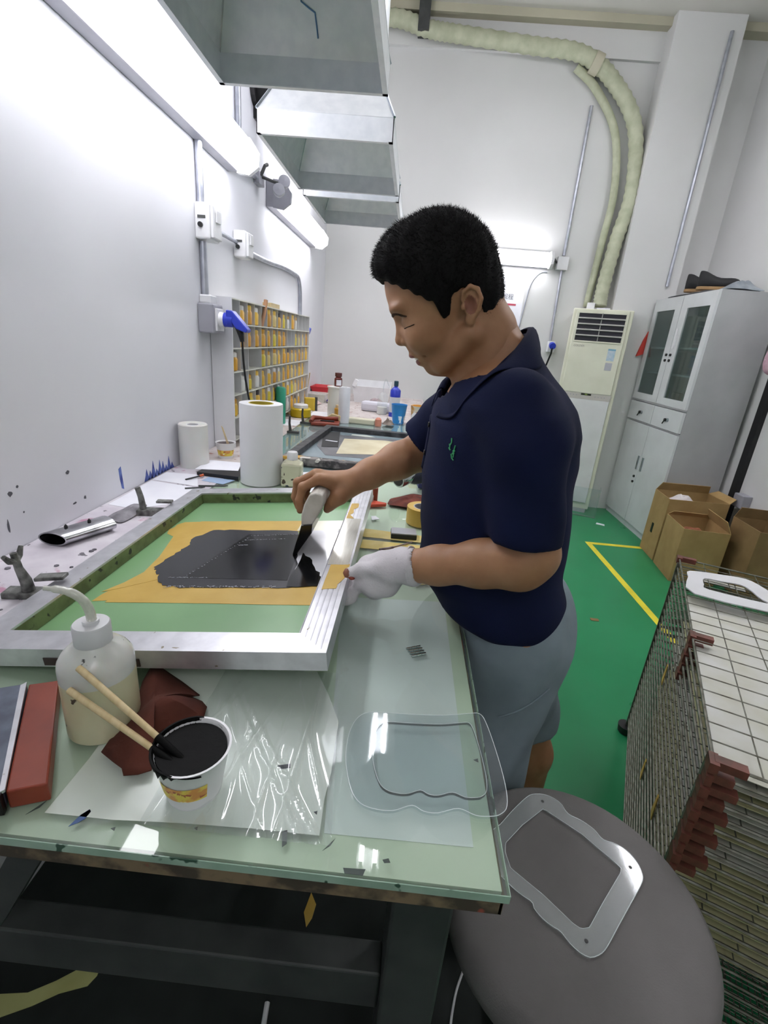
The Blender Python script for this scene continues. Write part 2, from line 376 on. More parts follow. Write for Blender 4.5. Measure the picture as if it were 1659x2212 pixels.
# ================================================================ EXTRACTION HOODS
ZH = 1.85
def hood(y0, y1, label, top=.55, scribble=False):
    x0, x1 = -.505, -.112
    yc, xc = (y0 + y1) / 2, (x0 + x1) / 2
    t = thing('extraction_hood', label, 'hood', (xc, yc, ZH), 0, 'galvanised extraction hoods')
    a, b = (x1 - x0) / 2, (y1 - y0) / 2
    k = B()   # rim: four upright flange strips
    for (u0, u1, v0, v1) in ((-a, a, -b, -b + .0025), (-a, a, b - .0025, b), (-a, -a + .0025, -b, b), (a - .0025, a, -b, b)):
        k.bx(u0, u1, v0, v1, 0, .058)
    k.obj('rim', M['galv'], t)
    lip = B()
    for (u0, u1, v0, v1) in ((-a, a, -b, -b + .012), (-a, a, b - .012, b), (-a, -a + .012, -b, b), (a - .012, a, -b, b)):
        lip.bx(u0, u1, v0, v1, -.002, 0)
    lip.obj('rim_lip', M['galv'], t)
    h, c = .30, .09
    lo = [(-a, -b), (a, -b), (a, b), (-a, b)]; hi = [(-c, -c), (c, -c), (c, c), (-c, c)]
    for i in range(4):
        j = (i + 1) % 4
        s = B().add([(lo[i][0], lo[i][1], .056), (lo[j][0], lo[j][1], .056), (hi[j][0], hi[j][1], h), (hi[i][0], hi[i][1], h)], [(0, 1, 2, 3)])
        s.obj('slope_panel', M['galv'], t, solid=.0015)
    for i in range(4): B().tube([(lo[i][0], lo[i][1], .058), (hi[i][0], hi[i][1], h)], .004, 6).obj('seam', M['galv2'], t)
    B().lathe([(.088, h - .005), (.088, ZC - ZH), (.086, ZC - ZH), (.086, h - .005), (.088, h - .005)], 28).obj('duct', M['galv'], t, smooth=True)
    if scribble:   # marker scribble on the inside of the far slope
        n = Vector((0, -(h - .056), -(b - c))).normalized()
        def on(u, w):  # u across, w 0..1 up the far slope
            return Vector((u, b + (c - b) * w, .056 + (h - .056) * w)) + n * .0022
        B().tube([on(-.03, .42), on(-.015, .46), on(.0, .45), on(.003, .36), on(.004, .30), on(.02, .27), on(.032, .25), on(.034, .18), on(.035, .12)], .0017, 6).obj('marker_scribble', mat('blue_marker', '5a7fa8', .6), t)
    return t
hood(.80, 1.355, 'nearest galvanised extraction hood, cut by the top edge, blue scribble inside', scribble=True)
hood(1.625, 2.155, 'middle galvanised extraction hood of the row above the work tables')
hood(2.235, 2.73, 'farthest galvanised extraction hood of the row, just above the black hair')
# dark flange box behind the hoods on the wall
t = thing('wall_vent', 'black square wall vent high behind the middle hood', 'vent', (WX + .02, 2.60, 2.33))
B().bx(-.02, .10, -.03, .03, -.12, .12).obj('vent_frame', M['dark_plastic'], t, bevel=.004)
for k in range(4): B().box((.08, 0, -.08 + k * .05), (.05, .064, .006), rot=Euler((0, .5, 0))).obj('slat', M['steel_dark'], t)
B().cyl((-.02, .0, .0), (.0, .0, .0), .08).obj('collar', M['dark_plastic'], t)

# ================================================================ CONDUITS, SWITCHES, SOCKETS
def conduit(name, pts, r, label, m='conduit'):
    o = B().tube(pts, r, 10).obj(name, M[m], smooth=True); return tag(o, label, 'conduit')
cx = WX + .014
conduit('conduit', [(cx, 1.917, 1.91), (cx, 1.917, 1.725)], .013, 'grey conduit dropping from the nearest lamp to the upper switch box')
conduit('conduit', [(cx, 1.922, 1.605), (cx, 1.922, 1.405)], .013, 'grey conduit between the upper switch box and the socket with the blue plug')
conduit('conduit', [(cx, 1.98, 1.665), (cx, 2.27, 1.665)], .008, 'short thin conduit joining the two switch boxes on the left wall')
conduit('conduit', catmull([(cx, 2.345, 1.65), (cx, 2.7, 1.655), (cx, 3.05, 1.672), (cx, 3.32, 1.672), (cx, 3.44, 1.66), (cx, 3.50, 1.60), (cx, 3.515, 1.5), (cx, 3.515, 1.38)], 5), .012, 'grey conduit curving down the left wall past the cubby shelf')
conduit('conduit', [(cx, 2.33, 1.98), (cx, 2.33, 2.9)], .012, 'grey conduit rising up the left wall behind the middle hood')
conduit('conduit', [(cx, 2.24, 1.95), (cx, 2.60, 1.985)], .010, 'thin conduit between the nearest lamp and the twin-headed spotlight')
conduit('conduit', [(1.17, YB - .014, 3.10), (1.17, YB - .014, 2.09)], .012, 'thin grey conduit running down the back wall from the hose')
conduit('conduit', [(1.175, YB - .014, 2.0), (1.19, YB - .014, 1.42)], .010, 'thin grey conduit on the back wall between junction box and blue socket')
conduit('conduit', [(1.98, 4.33 - .014, 3.50), (1.98, 4.33 - .014, 1.90)], .012, 'thin grey conduit running down the corner column behind the cabinet')
conduit('cable', catmull([(1.06, YB - .006, 1.96), (1.00, YB - .006, 1.95), (.945, YB - .006, 1.87), (.925, YB - .006, 1.75), (.90, YB - .006, 1.5), (.895, YB - .006, 1.2)], 5), .005, 'thin cable along the right edge of the wall notice')
def switchbox(y, z, w, h, label):
    t = thing('switch_box', label, 'switch', (WX, y, z))
    B().bx(0, .055, -w / 2, w / 2, -h / 2, h / 2).obj('box', M['white_plastic'], t, bevel=.006)
    B().bx(.055, .066, -w / 2 + .006, w / 2 - .006, -h / 2 + .006, h / 2 - .006).obj('cover', M['white_plastic'], t, bevel=.003)
    B().bx(.066, .072, -.02, .02, .0, h * .34).obj('rocker', M['white_plastic'], t, bevel=.002)
    B().bx(.012, .04, -w / 2 - .002, -w / 2 + .001, h * .06, h * .14).obj('knockout', M['steel_dark'], t)
    B().cyl((.022, -w / 2 - .008, -h * .12), (.022, -w / 2, -h * .12), .0085, n=16).obj('entry_hole', M['dark_plastic'], t)
    return t
switchbox(1.935, 1.667, .092, .115, 'white switch box on the left wall, upper left one with a black knockout hole')
switchbox(2.312, 1.66, .08, .105, 'smaller white switch box on the left wall to the right of the other one')
t = thing('wall_socket', 'white wall socket with a blue industrial plug beside the cubby shelf', 'socket', (WX, 1.925, 1.352))
B().bx(0, .06, -.05, .05, -.06, .045).obj('box', M['grey_plastic'], t, bevel=.006)
B().bx(0, .045, -.03, .03, .045, .075).obj('cable_gland', M['white_plastic'], t, bevel=.005)
B().bx(.06, .068, -.035, .035, -.05, .03).obj('cover', M['white_plastic'], t, bevel=.002)
B().cyl((.066, .0, -.01), (.085, .0, -.01), .030, .027, 16).obj('socket_ring', M['white_plastic'], t, smooth=True)
plug = thing('power_plug', 'blue angled power plug with its black lead in the left wall socket', 'plug', (WX + .085, 1.925, 1.345))
B().cyl((0, 0, 0), (.035, 0, .0), .026, .026, 16).obj('plug_ring', M['blue_plastic'], plug, smooth=True)
B().prism([(.012, .035), (.035, .034), (.095, -.03), (.088, -.042), (.05, -.03), (.03, -.005), (.012, -.02)], -.024, .024, 'y').obj('plug_body', M['blue_plastic'], plug, bevel=.004)
B().tube([(.05, 0, -.02), (.062, 0, -.05), (.066, 0, -.075)], [.013, .012, .008], 10).obj('strain_relief', M['dark_plastic'], plug, smooth=True)
B().tube(catmull([(.066, 0, -.07), (.07, .0, -.16), (.083, .004, -.27), (.105, .012, -.37), (.135, .02, -.45), (.14, .06, -.50)], 6), .0042, 8).obj('cord', M['dark_plastic'], plug, smooth=True)
t = thing('wall_socket', 'small wall socket with a blue plug low at the far end of the cubby shelf', 'socket', (WX, 3.52, 1.345))
B().bx(0, .05, -.04, .04, -.05, .05).obj('box', M['white_plastic'], t, bevel=.005)
B().cyl((.05, 0, -.0), (.085, 0, -.012), .025, n=14).obj('plug_ring', M['blue_plastic'], t, smooth=True)
t = thing('wall_socket', 'white socket with blue plug on the back wall below the thin conduit', 'socket', (1.20, YB, 1.385))
B().bx(-.03, .03, -.05, 0, -.05, .04).obj('box', M['white_plastic'], t, bevel=.005)
B().cyl((0, -.05, .01), (0, -.085, .0), .027, n=14).obj('plug_ring', M['blue_plastic'], t, smooth=True)
B().tube([(0, -.075, -.01), (0, -.07, -.06), (-.01, -.02, -.16)], .008, 8).obj('cord', M['dark_plastic'], t, smooth=True)
t = thing('junction_box', 'grey junction box on the back wall beside the short lamp', 'switch', (1.165, YB, 2.03))
B().bx(-.045, .045, -.055, 0, -.05, .05).obj('box', M['white_plastic'], t, bevel=.005)
B().tube([(-.045, -.03, .0), (-.062, -.03, .02), (-.075, -.035, .045), (-.085, -.03, .0)], .008, 8).obj('cable_loop', M['steel_dark'], t, smooth=True)
# notice on the back wall
t = thing('wall_notice', 'white paper notice with grey heading and red bar on the back wall', 'notice', (.70, YB, 1.72))
B().bx(-.24, .20, -.002, 0, -.36, .19).obj('sheet', M['paper'], t)
M['print_grey'] = mat('grey_print', '6f7078', .7); M['print_red'] = mat('red_print', 'b5465a', .7); M['print_pale'] = mat('pale_print', 'd9a9ae', .7)
text('heading', '设备规程', .048, M['print_grey'], t, (.02, -.0026, .03), (PI / 2, 0, 0))
B().bx(.05, .145, -.003, -.0019, -.035, -.02).obj('red_bar', M['print_red'], t)
B().bx(-.14, .045, -.003, -.0019, -.034, -.019).obj('pale_red_bar', M['print_pale'], t)
B().prism([(-.14, -.036), (-.085, -.036), (-.10, -.0), (-.14, .01)], -.003, -.0019, 'y').obj('red_corner', M['print_red'], t)

# ================================================================ HOSE ALONG THE BACK WALL
path = catmull([(-.75, YB - .09, 3.43), (-.38, YB - .09, 3.50), (-.1, YB - .09, 3.45), (.14, YB - .09, 3.43), (.64, YB - .08, 3.40), (1.02, YB - .08, 3.37), (1.28, YB - .07, 3.23), (1.50, YB - .07, 2.97), (1.575, YB - .09, 2.55), (1.53, YB - .11, 2.2), (1.50, YB - .13, 1.85), (1.50, YB - .15, 1.72)], 12)
rad = [.052 + .004 * (1 if (i % 2) else -1) for i in range(len(path))]
t = thing('ac_hose', 'wrapped olive ribbed hose arching over the back wall down to the air conditioner', 'hose', (0, 0, 0))
B().tube(path, rad, 14).obj('sleeve', M['hose'], t, smooth='all')
path2 = catmull([(1.0, YB - .04, 3.31), (1.18, YB - .03, 3.19), (1.38, YB - .03, 2.93), (1.455, YB - .05, 2.55), (1.44, YB - .06, 2.2), (1.43, YB - .03, 1.72)], 8)
B().tube(path2, .028, 12).obj('drain_pipe', M['hose'], t, smooth='all')
B().tube([(1.10, YB - .085, 3.33), (1.16, YB - .085, 3.31)], .066, 16).obj('joint_wrap', M['beam'], t, smooth=True)
B().bx(-.18, -.10, YB - .15, YB, 3.42, 3.60).obj('hanger', M['steel_dark'], t)
# ================================================================ WORK TABLES
ZT = 0.832
M['ledge'] = mat('ink_stained_white_board', 'd9d4da', 0.6, col2='c6bfc8', scale=14)
spots(M['ledge'], 'b98aa0', 16, 0.62, 0.05, 4); spots(M['ledge'], '6e6a72', 34, 0.66, 0.03, 4, offset=(3, 1, 0))
M['ledge2'] = mat('ink_stained_far_board', 'cfc7c4', 0.6, col2='b8aca8', scale=14)
spots(M['ledge2'], '8a5a4a', 30, 0.63, 0.04, 4)
M['table_blue'] = mat('blue_grey_glass_table', '9fb4bf', 0.15, col2='93a9b5', scale=4)
M['edge_dirty'] = mat('dirty_board_edge', '7d6a52', 0.7, col2='443a30', scale=30, lo=.45, hi=.6)
spots(M['edge_dirty'], '9a4a3a', 24, 0.63, .03)
t = thing('work_table', 'long pale green glass-topped printing table in the foreground', 'table', (0, 0, 0))
B().bx(WX + .002, .136, .317, 1.70, .800, .8262).obj('board', M['tabletop'], t)
B().bx(WX + .002, .1385, .3135, .3172, .798, .8212).obj('board_edge', M['edge_dirty'], t)
B().bx(.1358, .139, .3135, 1.70, .798, .822).obj('board_edge', M['edge_dirty'], t)
B().bx(-.602, .142, .310, 1.70, .8272, ZT).obj('glass_top', M['glass'], t)
B().bx(-.602, .1425, .3094, .3104, .8215, ZT - .0004).obj('glass_front_edge', M['glass_edge'], t)
B().bx(.1418, .1426, .310, 1.70, .8225, ZT - .0004).obj('glass_side_edge', M['glass_edge'], t)
B().bx(WX + .002, -.604, .317, 1.70, .8262, ZT).obj('ledge_board', M['ledge'], t)
for (x, y) in ((.072, .40), (-.74, .40), (.072, 1.62), (-.74, 1.62)):
    B().bx(x - .036, x + .036, y - .036, y + .036, 0, .800).obj('leg', M['steel_dark'], t, bevel=.004)
B().bx(-.704, .036, .385, .425, .455, .53).obj('cross_rail', M['steel_dark'], t, bevel=.003)
B().bx(-.704, .036, 1.60, 1.64, .455, .53).obj('cross_rail', M['steel_dark'], t, bevel=.003)
B().bx(.052, .092, .436, 1.584, .455, .53).obj('side_rail', M['steel_dark'], t, bevel=.003)
B().bx(-.76, -.72, .436, 1.584, .455, .53).obj('side_rail', M['steel_dark'], t, bevel=.003)
B().box((-.405, .36, .700), (.034, .02, .20), rot=Euler((0, .51, 0))).obj('brace', M['steel_dark'], t)
B().bx(WX + .002, .33, -.6, 1.70, .0002, .003).obj('under_table_shade', mat('painted_floor_shade', '1d2421', .85, col2='151b18', scale=10, bump=.2, bscale=90))  # dark sheet added to paint the shade under the table
tag([o for o in COL.objects if o.name == 'under_table_shade'][0], 'added dark sheet on the floor painting the shade under the foreground table', 'shade sheet')
# flat paper under the glass, ink smears on it
B().prism([(-.096, .84), (.113, .86), (.113, .357), (-.045, .354)], .8264, .8268).obj('under_paper', mat('pale_under_paper', 'e3e6ea', .6, scale=5), t)
M['ink_blue'] = mat('blue_ink_smear', '2c5590', .4); M['ink_grey'] = mat('grey_ink_smear', '4a5450', .5)
for pts, m in (([(-.302, .327), (-.298, .34), (-.293, .347), (-.29, .345), (-.291, .337), (-.295, .332)], 'ink_blue'), ([(-.352, .334), (-.347, .343), (-.342, .352), (-.344, .343)], 'ink_grey'),
               ([(-.088, .347), (-.083, .349), (-.080, .335), (-.084, .331)], 'ink_grey'), ([(-.043, .332), (-.032, .346), (-.036, .338)], 'ink_grey'), ([(-.178, .340), (-.175, .342), (-.174, .338)], 'ink_grey'),
               ([(.018, .33), (.024, .332), (.026, .328), (.02, .327)], 'ink_grey'), ([(-.115, .425), (-.10, .43), (-.098, .424), (-.108, .421)], 'ink_blue'), ([(-.06, .372), (-.056, .374), (-.056, .369)], 'ink_blue'),
               ([(-.02, .318), (.002, .319), (.0, .313), (-.018, .313)], 'ink_grey'), ([(.125, .465), (.131, .468), (.131, .462)], 'ink_grey'), ([(-.26, .33), (-.256, .332), (-.255, .328)], 'ink_grey')):
    B().prism(pts, ZT, ZT + .0004).obj('ink_smear', M[m], t)
# second and third tables along the wall
t = thing('work_table', 'blue-grey glass-topped table behind the first, under the second screen frame', 'table', (0, 0, 0))
B().bx(WX + .002, .139, 1.72, 3.0, .800, .8262).obj('board', M['table_blue'], t)
B().bx(-.602, .142, 1.715, 3.0, .8268, ZT).obj('glass_top', M['glass'], t)
B().bx(WX + .002, -.604, 1.72, 3.0, .8262, ZT).obj('ledge_board', M['ledge2'], t)
for (x, y) in ((.09, 1.80), (-.74, 1.80), (.09, 2.94), (-.74, 2.94)): B().bx(x - .03, x + .03, y - .03, y + .03, 0, .80).obj('leg', M['steel_dark'], t)
for y in (1.80, 2.94): B().bx(-.71, .06, y - .02, y + .02, .45, .52).obj('cross_rail', M['steel_dark'], t)
t = thing('work_table', 'cluttered far table against the back wall', 'table', (0, 0, 0))
B().bx(WX + .002, .139, 3.015, YB - .002, .795, .8262).obj('board', M['table_blue'], t)
B().bx(WX + .002, .14, 3.012, YB - .002, .8262, ZT).obj('ledge_board', M['ledge2'], t)
for (x, y) in ((.09, 3.08), (-.74, 3.08), (.09, 4.42), (-.74, 4.42)): B().bx(x - .03, x + .03, y - .03, y + .03, 0, .795).obj('leg', M['steel_dark'], t)

# ================================================================ SCREEN FRAME BEING PRINTED
TH = math.atan2(.057, .53); SX, SY, SZ = -.604, .531, .8335
SW, SL, ST, RW = .533, .779, .030, .046
scr = thing('screen_frame', 'aluminium silk screen frame with green mesh, raised on its right side, black ink inside', 'screen frame', (SX, SY, SZ), rot=(0, -TH, 0))
def rail(name, x0, x1, y0, y1, along):
    # ribbed tube profile
    n = 5; w = (x1 - x0) if along == 'y' else (y1 - y0); prof = [(0, .001), (w, .001), (w, ST)]
    for k in range(n):
        if name != 'R': break
        a = w - (k + .12) * w / n; b_ = w - (k + .88) * w / n
        prof += [(a, ST), (a - .0006, ST - .0007) if False else (a, ST), (b_, ST), (b_ - w * .02, ST - .0006), (b_ - w * .06, ST - .0006)]
    prof += [(0, ST)]
    # mitred ends: build as prism then shear the ends
    bb = B()
    nn = len(prof); vs = []
    for e in (0, 1):
        for (p, h) in prof:
            if along == 'y':
                inset = (p if name == 'L' else w - p)
                yy = (y0 + inset) if e == 0 else (y1 - inset)
                vs.append((x0 + p, yy, h))
            else:
                inset = (p if name == 'N' else w - p)
                xx = (x0 + inset) if e == 0 else (x1 - inset)
                vs.append((xx, y0 + p, h))
    fs = [tuple(range(nn)), tuple(range(nn, 2 * nn))] + [(i, (i + 1) % nn, nn + (i + 1) % nn, nn + i) for i in range(nn)]
    bb.add(vs, fs); return bb.obj('rail', M['alu'], scr)
rail('L', 0, RW, 0, SL, 'y'); rail('R', SW - RW, SW, 0, SL, 'y'); rail('N', 0, SW, 0, RW, 'x'); rail('F', 0, SW, SL - RW, SL, 'x')
B().bx(.02, SW - .02, .02, SL - .02, -.0003, .0006).obj('mesh', M['emulsion'], scr)
def L2(pts): return [((x + .604) / .9943, y - .531) for x, y in pts]
def wob(pts, n=5, amp=.0022, seed=3):
    rnd = random.Random(seed); out = []; m = len(pts)
    for i in range(m):
        a, b_ = pts[i], pts[(i + 1) % m]
        for k in range(n):
            q = k / n; j = amp if k else 0
            out.append((a[0] + (b_[0] - a[0]) * q + rnd.uniform(-j, j), a[1] + (b_[1] - a[1]) * q + rnd.uniform(-j, j)))
    return out
tape_l = L2([(-.527, .712), (-.524, .735), (-.516, .760), (-.494, .826), (-.500, .90), (-.524, 1.012), (-.548, 1.03), (-.557, 1.057), (-.550, 1.072), (-.552, 1.09), (-.540, 1.107), (-.46, 1.112), (-.42, 1.05), (-.44, .90), (-.44, .72)])
B().prism(tape_l, .0007, .0011).obj('tape_strip', M['tape_y'], scr)
B().prism(wob(L2([(-.50, .708), (-.50, .79), (-.118, .785), (-.113, .702)]), 4, .0012), .0008, .0012).obj('tape_strip', M['tape_y'], scr)
B().prism(wob(L2([(-.50, 1.03), (-.50, 1.112), (-.23, 1.112), (-.23, 1.03)]), 4, .0012), .0009, .0013).obj('tape_strip', M['tape_y'], scr)
B().prism(wob(L2([(-.50, .76), (-.53, .745), (-.46, .86), (-.44, .80)]), 3, .001), .0012, .0016).obj('tape_strip', M['tape_y'], scr)
B().prism(L2([(-.235, 1.045), (-.235, 1.110), (-.118, 1.112), (-.118, 1.04)]), .0010, .0016).obj('film_tape', M['tape_pale'], scr)
B().prism(L2([(-.215, .79), (-.225, 1.045), (-.113, 1.045), (-.113, .79)]), .0011, .0017).obj('wiped_mesh_glare', M['openmesh'], scr)  # wiped open mesh, lamp glare painted into its pale grey
ink = L2([(-.484, .846), (-.470, .828), (-.452, .80), (-.427, .769), (-.395, .762), (-.362, .761), (-.24, .762), (-.178, .764), (-.183, .80), (-.200, .90), (-.222, .95), (-.232, 1.04), (-.374, 1.049), (-.441, 1.049), (-.470, 1.0), (-.462, .95), (-.470, .905)])
B().prism(wob(ink, 5, .0035, 11), .0017, .0022).obj('ink_layer', M['ink_film'], scr)
B().prism(L2([(-.40, .80), (-.345, 1.02), (-.21, 1.02), (-.195, .79)]), .0022, .0025).obj('wet_ink', M['black_ink'], scr)
B().prism(wob(L2([(-.192, .915), (-.19, .765), (-.128, .768), (-.122, .79), (-.148, .83), (-.172, .89)]), 4, .003, 5), .0019, .0028).obj('ink_bead_reflection', M['black_ink'], scr)  # ink bead, with the squeegee's dark reflection painted into the same black
k = B()
for i in range(34):   # streaks and crumbs of ink
    x = random.uniform(-.135, -.115); y = random.uniform(.79, 1.05)
    k.box(((x + .604) / .9943, y - .531, .0021), (.0012, random.uniform(.008, .03), .0006), rz=random.uniform(-.08, .08))
tag(k.obj('ink_streak', M['ink_film'], scr), kind='stuff')
k = B()
for (x0, y0, x1, y1) in ((-.40, .80, -.335, 1.01), (-.335, 1.012, -.22, 1.02), (-.34, .985, -.25, .992), (-.345, .955, -.325, .957), (-.43, .80, -.35, .80)):
    for i in range(26):
        q = i / 26 + random.uniform(-.01, .01)
        k.box(((x0 + (x1 - x0) * q + .604) / .9943 + random.uniform(-.0012, .0012), y0 + (y1 - y0) * q - .531 + random.uniform(-.001, .001), .0026), (random.uniform(.0008, .0035), random.uniform(.0006, .0014), .0005))
for i in range(80):
    x = random.uniform(-.42, -.21); k.box(((x + .604) / .9943, .764 - .531 + random.uniform(-.003, .004), .0023), (random.uniform(.001, .004), random.uniform(.0006, .0016), .0006))
tag(k.obj('dried_ink_flecks', mat('dried_ink_fleck', 'b9b9c2', .3), scr), kind='stuff')
def R2(pts): return [((x + .604) / .9943, y - .531) for x, y in pts]
B().prism(wob(R2([(-.112, .705), (-.112, .808), (-.076, .802), (-.077, .752), (-.088, .722), (-.088, .708)]), 3, .0012), ST, ST + .0005).obj('tape_patch', M['tape_y'], scr)
B().prism(wob(R2([(-.116, 1.045), (-.116, 1.16), (-.098, 1.16), (-.096, 1.13), (-.106, 1.115), (-.103, 1.09), (-.110, 1.075), (-.098, 1.05)]), 2, .001), ST, ST + .0005).obj('tape_patch', M['tape_y'], scr)
B().prism(wob(R2([(-.118, .80), (-.118, 1.05), (-.08, 1.045), (-.078, .80)]), 3, .0008), ST + .0001, ST + .0007).obj('clear_tape', mat('clear_parcel_tape', 'e4e2d8', .12, .35, col2='d8d5c8', scale=40, stretch=(8, .6, 1)), scr)
spots(M['alu'], '8c8470', 60, 0.72, 0.03)
M['dried_green'] = mat('dried_green_residue', '6f7d50', .6, col2='525a36', scale=30); spots(M['dried_green'], '23261d', 40, .62, .03)
B().bx(RW, SW - RW, SL - RW - .0012, SL - RW - .0002, .001, .026).obj('stained_inner_wall', M['dried_green'], scr)
B().bx(RW + .0002, RW + .0012, RW, SL - RW, .001, .026).obj('stained_inner_wall', M['dried_green'], scr)
B().box((.20, -.0006, .010), (.14, .001, .012)).obj('ink_stain', mat('dark_frame_stain', '3a2c2a', .6), scr)
# hinge clamps holding the left rail
def clampit(y, label):
    c = thing('hinge_clamp', label, 'clamp', (-.64, y, ZT), rz=.15, group='hinge clamps along the left rail')
    B().box((-.01, 0, .006), (.085, .030, .012)).obj('base_plate', M['clampm'], c, bevel=.002)
    B().box((.03, 0, .040), (.05, .022, .007), rot=Euler((0, -.1, 0))).obj('jaw', M['clampm'], c, bevel=.002)
    B().tube([(-.012, 0, .01), (-.014, 0, .03), (-.022, 0, .055), (-.026, 0, .085)], [.011, .010, .007, .006], 10).obj('bolt', M['clampm'], c, smooth=True)
    for s in (-1, 1):
        B().tube([(-.024, 0, .068), (-.026, s * .014, .075), (-.027, s * .024, .088)], [.005, .0058, .004], 8).obj('wing', M['clampm'], c, smooth=True)
    return c
M['clampm'] = mat('grimy_clamp_metal', '8b8c88', .5, .6, col2='4d4d4a', scale=60)
clampit(.727, 'grimy hinge clamp with wing bolt on the left rail, near the wash bottle')
c2 = thing('hinge_clamp', 'grimy hinge clamp with a bare upright bolt, farther one on the left rail', 'clamp', (-.655, 1.16, ZT), rz=.2, group='hinge clamps along the left rail')
B().box((0, 0, .008), (.07, .028, .016)).obj('base_plate', M['clampm'], c2, bevel=.002)
B().box((.035, 0, .038), (.04, .02, .006)).obj('jaw', M['clampm'], c2, bevel=.002)
B().tube([(-.02, 0, .014), (-.024, 0, .05), (-.03, 0, .075)], [.0085, .0075, .007], 10).obj('bolt', M['clampm'], c2, smooth=True)

# ================================================================ ON THE LEFT LEDGE
p = B()   # flattened steel tube
sec_o = [(.032 * math.cos(a) * (1.0), .016 + .016 * math.sin(a)) for a in [2 * PI * k / 20 for k in range(20)]]
sec_i = [(.029 * math.cos(a), .016 + .013 * math.sin(a)) for a in [2 * PI * k / 20 for k in range(20)]]
vs = []; fs = []
for (yy, slant) in ((-.065, .012), (.065, 0)):
    for (x, z) in sec_o: vs.append((x, yy + slant * (x / .032), z))
    for (x, z) in sec_i: vs.append((x, yy + slant * (x / .032), z))
n = 20
for k in range(n):
    k2 = (k + 1) % n
    fs += [(k, k2, 40 + k2, 40 + k), (20 + k, 60 + k, 60 + k2, 20 + k2), (k, 20 + k, 20 + k2, k2), (40 + k, 40 + k2, 60 + k2, 60 + k)]
p.add(vs, fs)
t = thing('steel_tube', 'short flattened polished steel tube lying on the stained ledge', 'tube', (-.728, .985, ZT + .0005), rz=-.42)
p.obj('tube_body', mat('polished_steel', 'c9c9cc', .18, 1.0, col2='8d8d90', scale=20), t, smooth=True)
B().lathe([(.0, .0), (.004, 0), (.004, .004), (.0, .009)], 8, o=(-.006, -.03, .031)).obj('stud', M['dark_plastic'], t)
B().lathe([(.0, .0), (.004, 0), (.004, .004), (.0, .009)], 8, o=(.0, .02, .031)).obj('stud', M['dark_plastic'], t)
def rag(name, label, cat, pts, z, h, m, seed, loc):
    """crumpled flat thing from an outline"""
    rnd = random.Random(seed); cxx = sum(p[0] for p in pts) / len(pts); cyy = sum(p[1] for p in pts) / len(pts)
    b = B(); N = len(pts); rings = 5; vs = [(0, 0, h * .8)]; fs = []
    for r in range(1, rings + 1):
        q = r / rings
        for i, p_ in enumerate(pts):
            zz = h * (1 - q) + (rnd.uniform(.1, 1.0) * h * (1 - q * .75)) if r < rings else .002 + rnd.uniform(0, h * .3)
            vs.append(((p_[0] - cxx) * q, (p_[1] - cyy) * q, max(zz, .0015)))
    for i in range(N):
        j = (i + 1) % N; fs.append((0, 1 + i, 1 + j))
        for r in range(rings - 1): fs.append((1 + r * N + i, 1 + (r + 1) * N + i, 1 + (r + 1) * N + j, 1 + r * N + j))
    b.add(vs, fs)
    o = b.obj(name, m, loc=(cxx, cyy, z), smooth='all', solid=.0018, sub=1)
    return tag(o, label, cat)
rag('grey_rag', 'stiff grey ink-stained rag between the steel tube and the far clamp', 'rag', wob([(-.745, 1.09), (-.74, 1.215), (-.70, 1.225), (-.685, 1.16), (-.69, 1.075)], 3, .006), ZT, .012, mat('grey_stained_rag', '9a979c', .9, col2='6f6c72', scale=24), 4, None)
def sheet(label, pts, z, m, th=.0006, name='paper_sheet', cat='paper', group=None):
    cxx = sum(p[0] for p in pts) / len(pts); cyy = sum(p[1] for p in pts) / len(pts)
    o = B().prism([(x - cxx, y - cyy) for x, y in pts], 0, th).obj(name, m, loc=(cxx, cyy, z)); return tag(o, label, cat, group)
sheet('large blank white sheet against the left wall behind the steel tube', [(-.80, 1.20), (-.805, 1.44), (-.63, 1.41), (-.655, 1.24), (-.72, 1.185)], ZT + .0003, M['paper'])
sheet('second blank white sheet on the ledge in front of the translucent roll', [(-.808, 1.452), (-.806, 1.545), (-.70, 1.551), (-.645, 1.425)], ZT + .0003, M['paper'])
sheet('white sheet lying on a black strip beside the ink cup with one stick', [(-.72, 1.575), (-.72, 1.71), (-.60, 1.71), (-.575, 1.60)], ZT + .0125, M['paper'])
tag(B().prism([(-.70, 1.545), (-.69, 1.68), (-.57, 1.69), (-.55, 1.53)], 0, .012).obj('black_board', M['dark_plastic'], loc=(0, 0, ZT + .0003)), 'thin black board under the white sheet on the ledge', 'board')
sheet('pale blue scrap of film on the ledge in front of the black board', [(-.66, 1.49), (-.655, 1.535), (-.56, 1.525), (-.58, 1.47)], ZT + .0003, mat('pale_blue_film', 'a8c0e0', .4), name='film_scrap', cat='film')
t = thing('paint_brush', 'thin grey scraper knife with orange tip beside the black board', 'knife', (-.69, 1.50, ZT + .003), rz=.9)
B().tube([(-.03, 0, 0), (.02, 0, .004)], .0028, 8).obj('blade', M['steel_dark'], t); B().tube([(.02, 0, .004), (.034, 0, .006)], .0045, 8).obj('tip', mat('orange_plastic', 'd8683a', .5), t)
for i, (x, y, a, l, lab) in enumerate(((-.645, 1.405, .5, .06, 'dark ink-stained blade lying at the near corner of the white sheet'), (-.60, 1.44, .25, .09, 'dark slim blade lying along the edge of the white sheet'))):
    t = B().prism([(-l / 2, -.006), (l / 2 - .01, -.004), (l / 2, .003), (-l / 2, .002)], 0, .003).obj('blade_strip', M['steel_dark'], loc=(x, y, ZT + .001), rz=a); tag(t, lab, 'blade')
k = B()
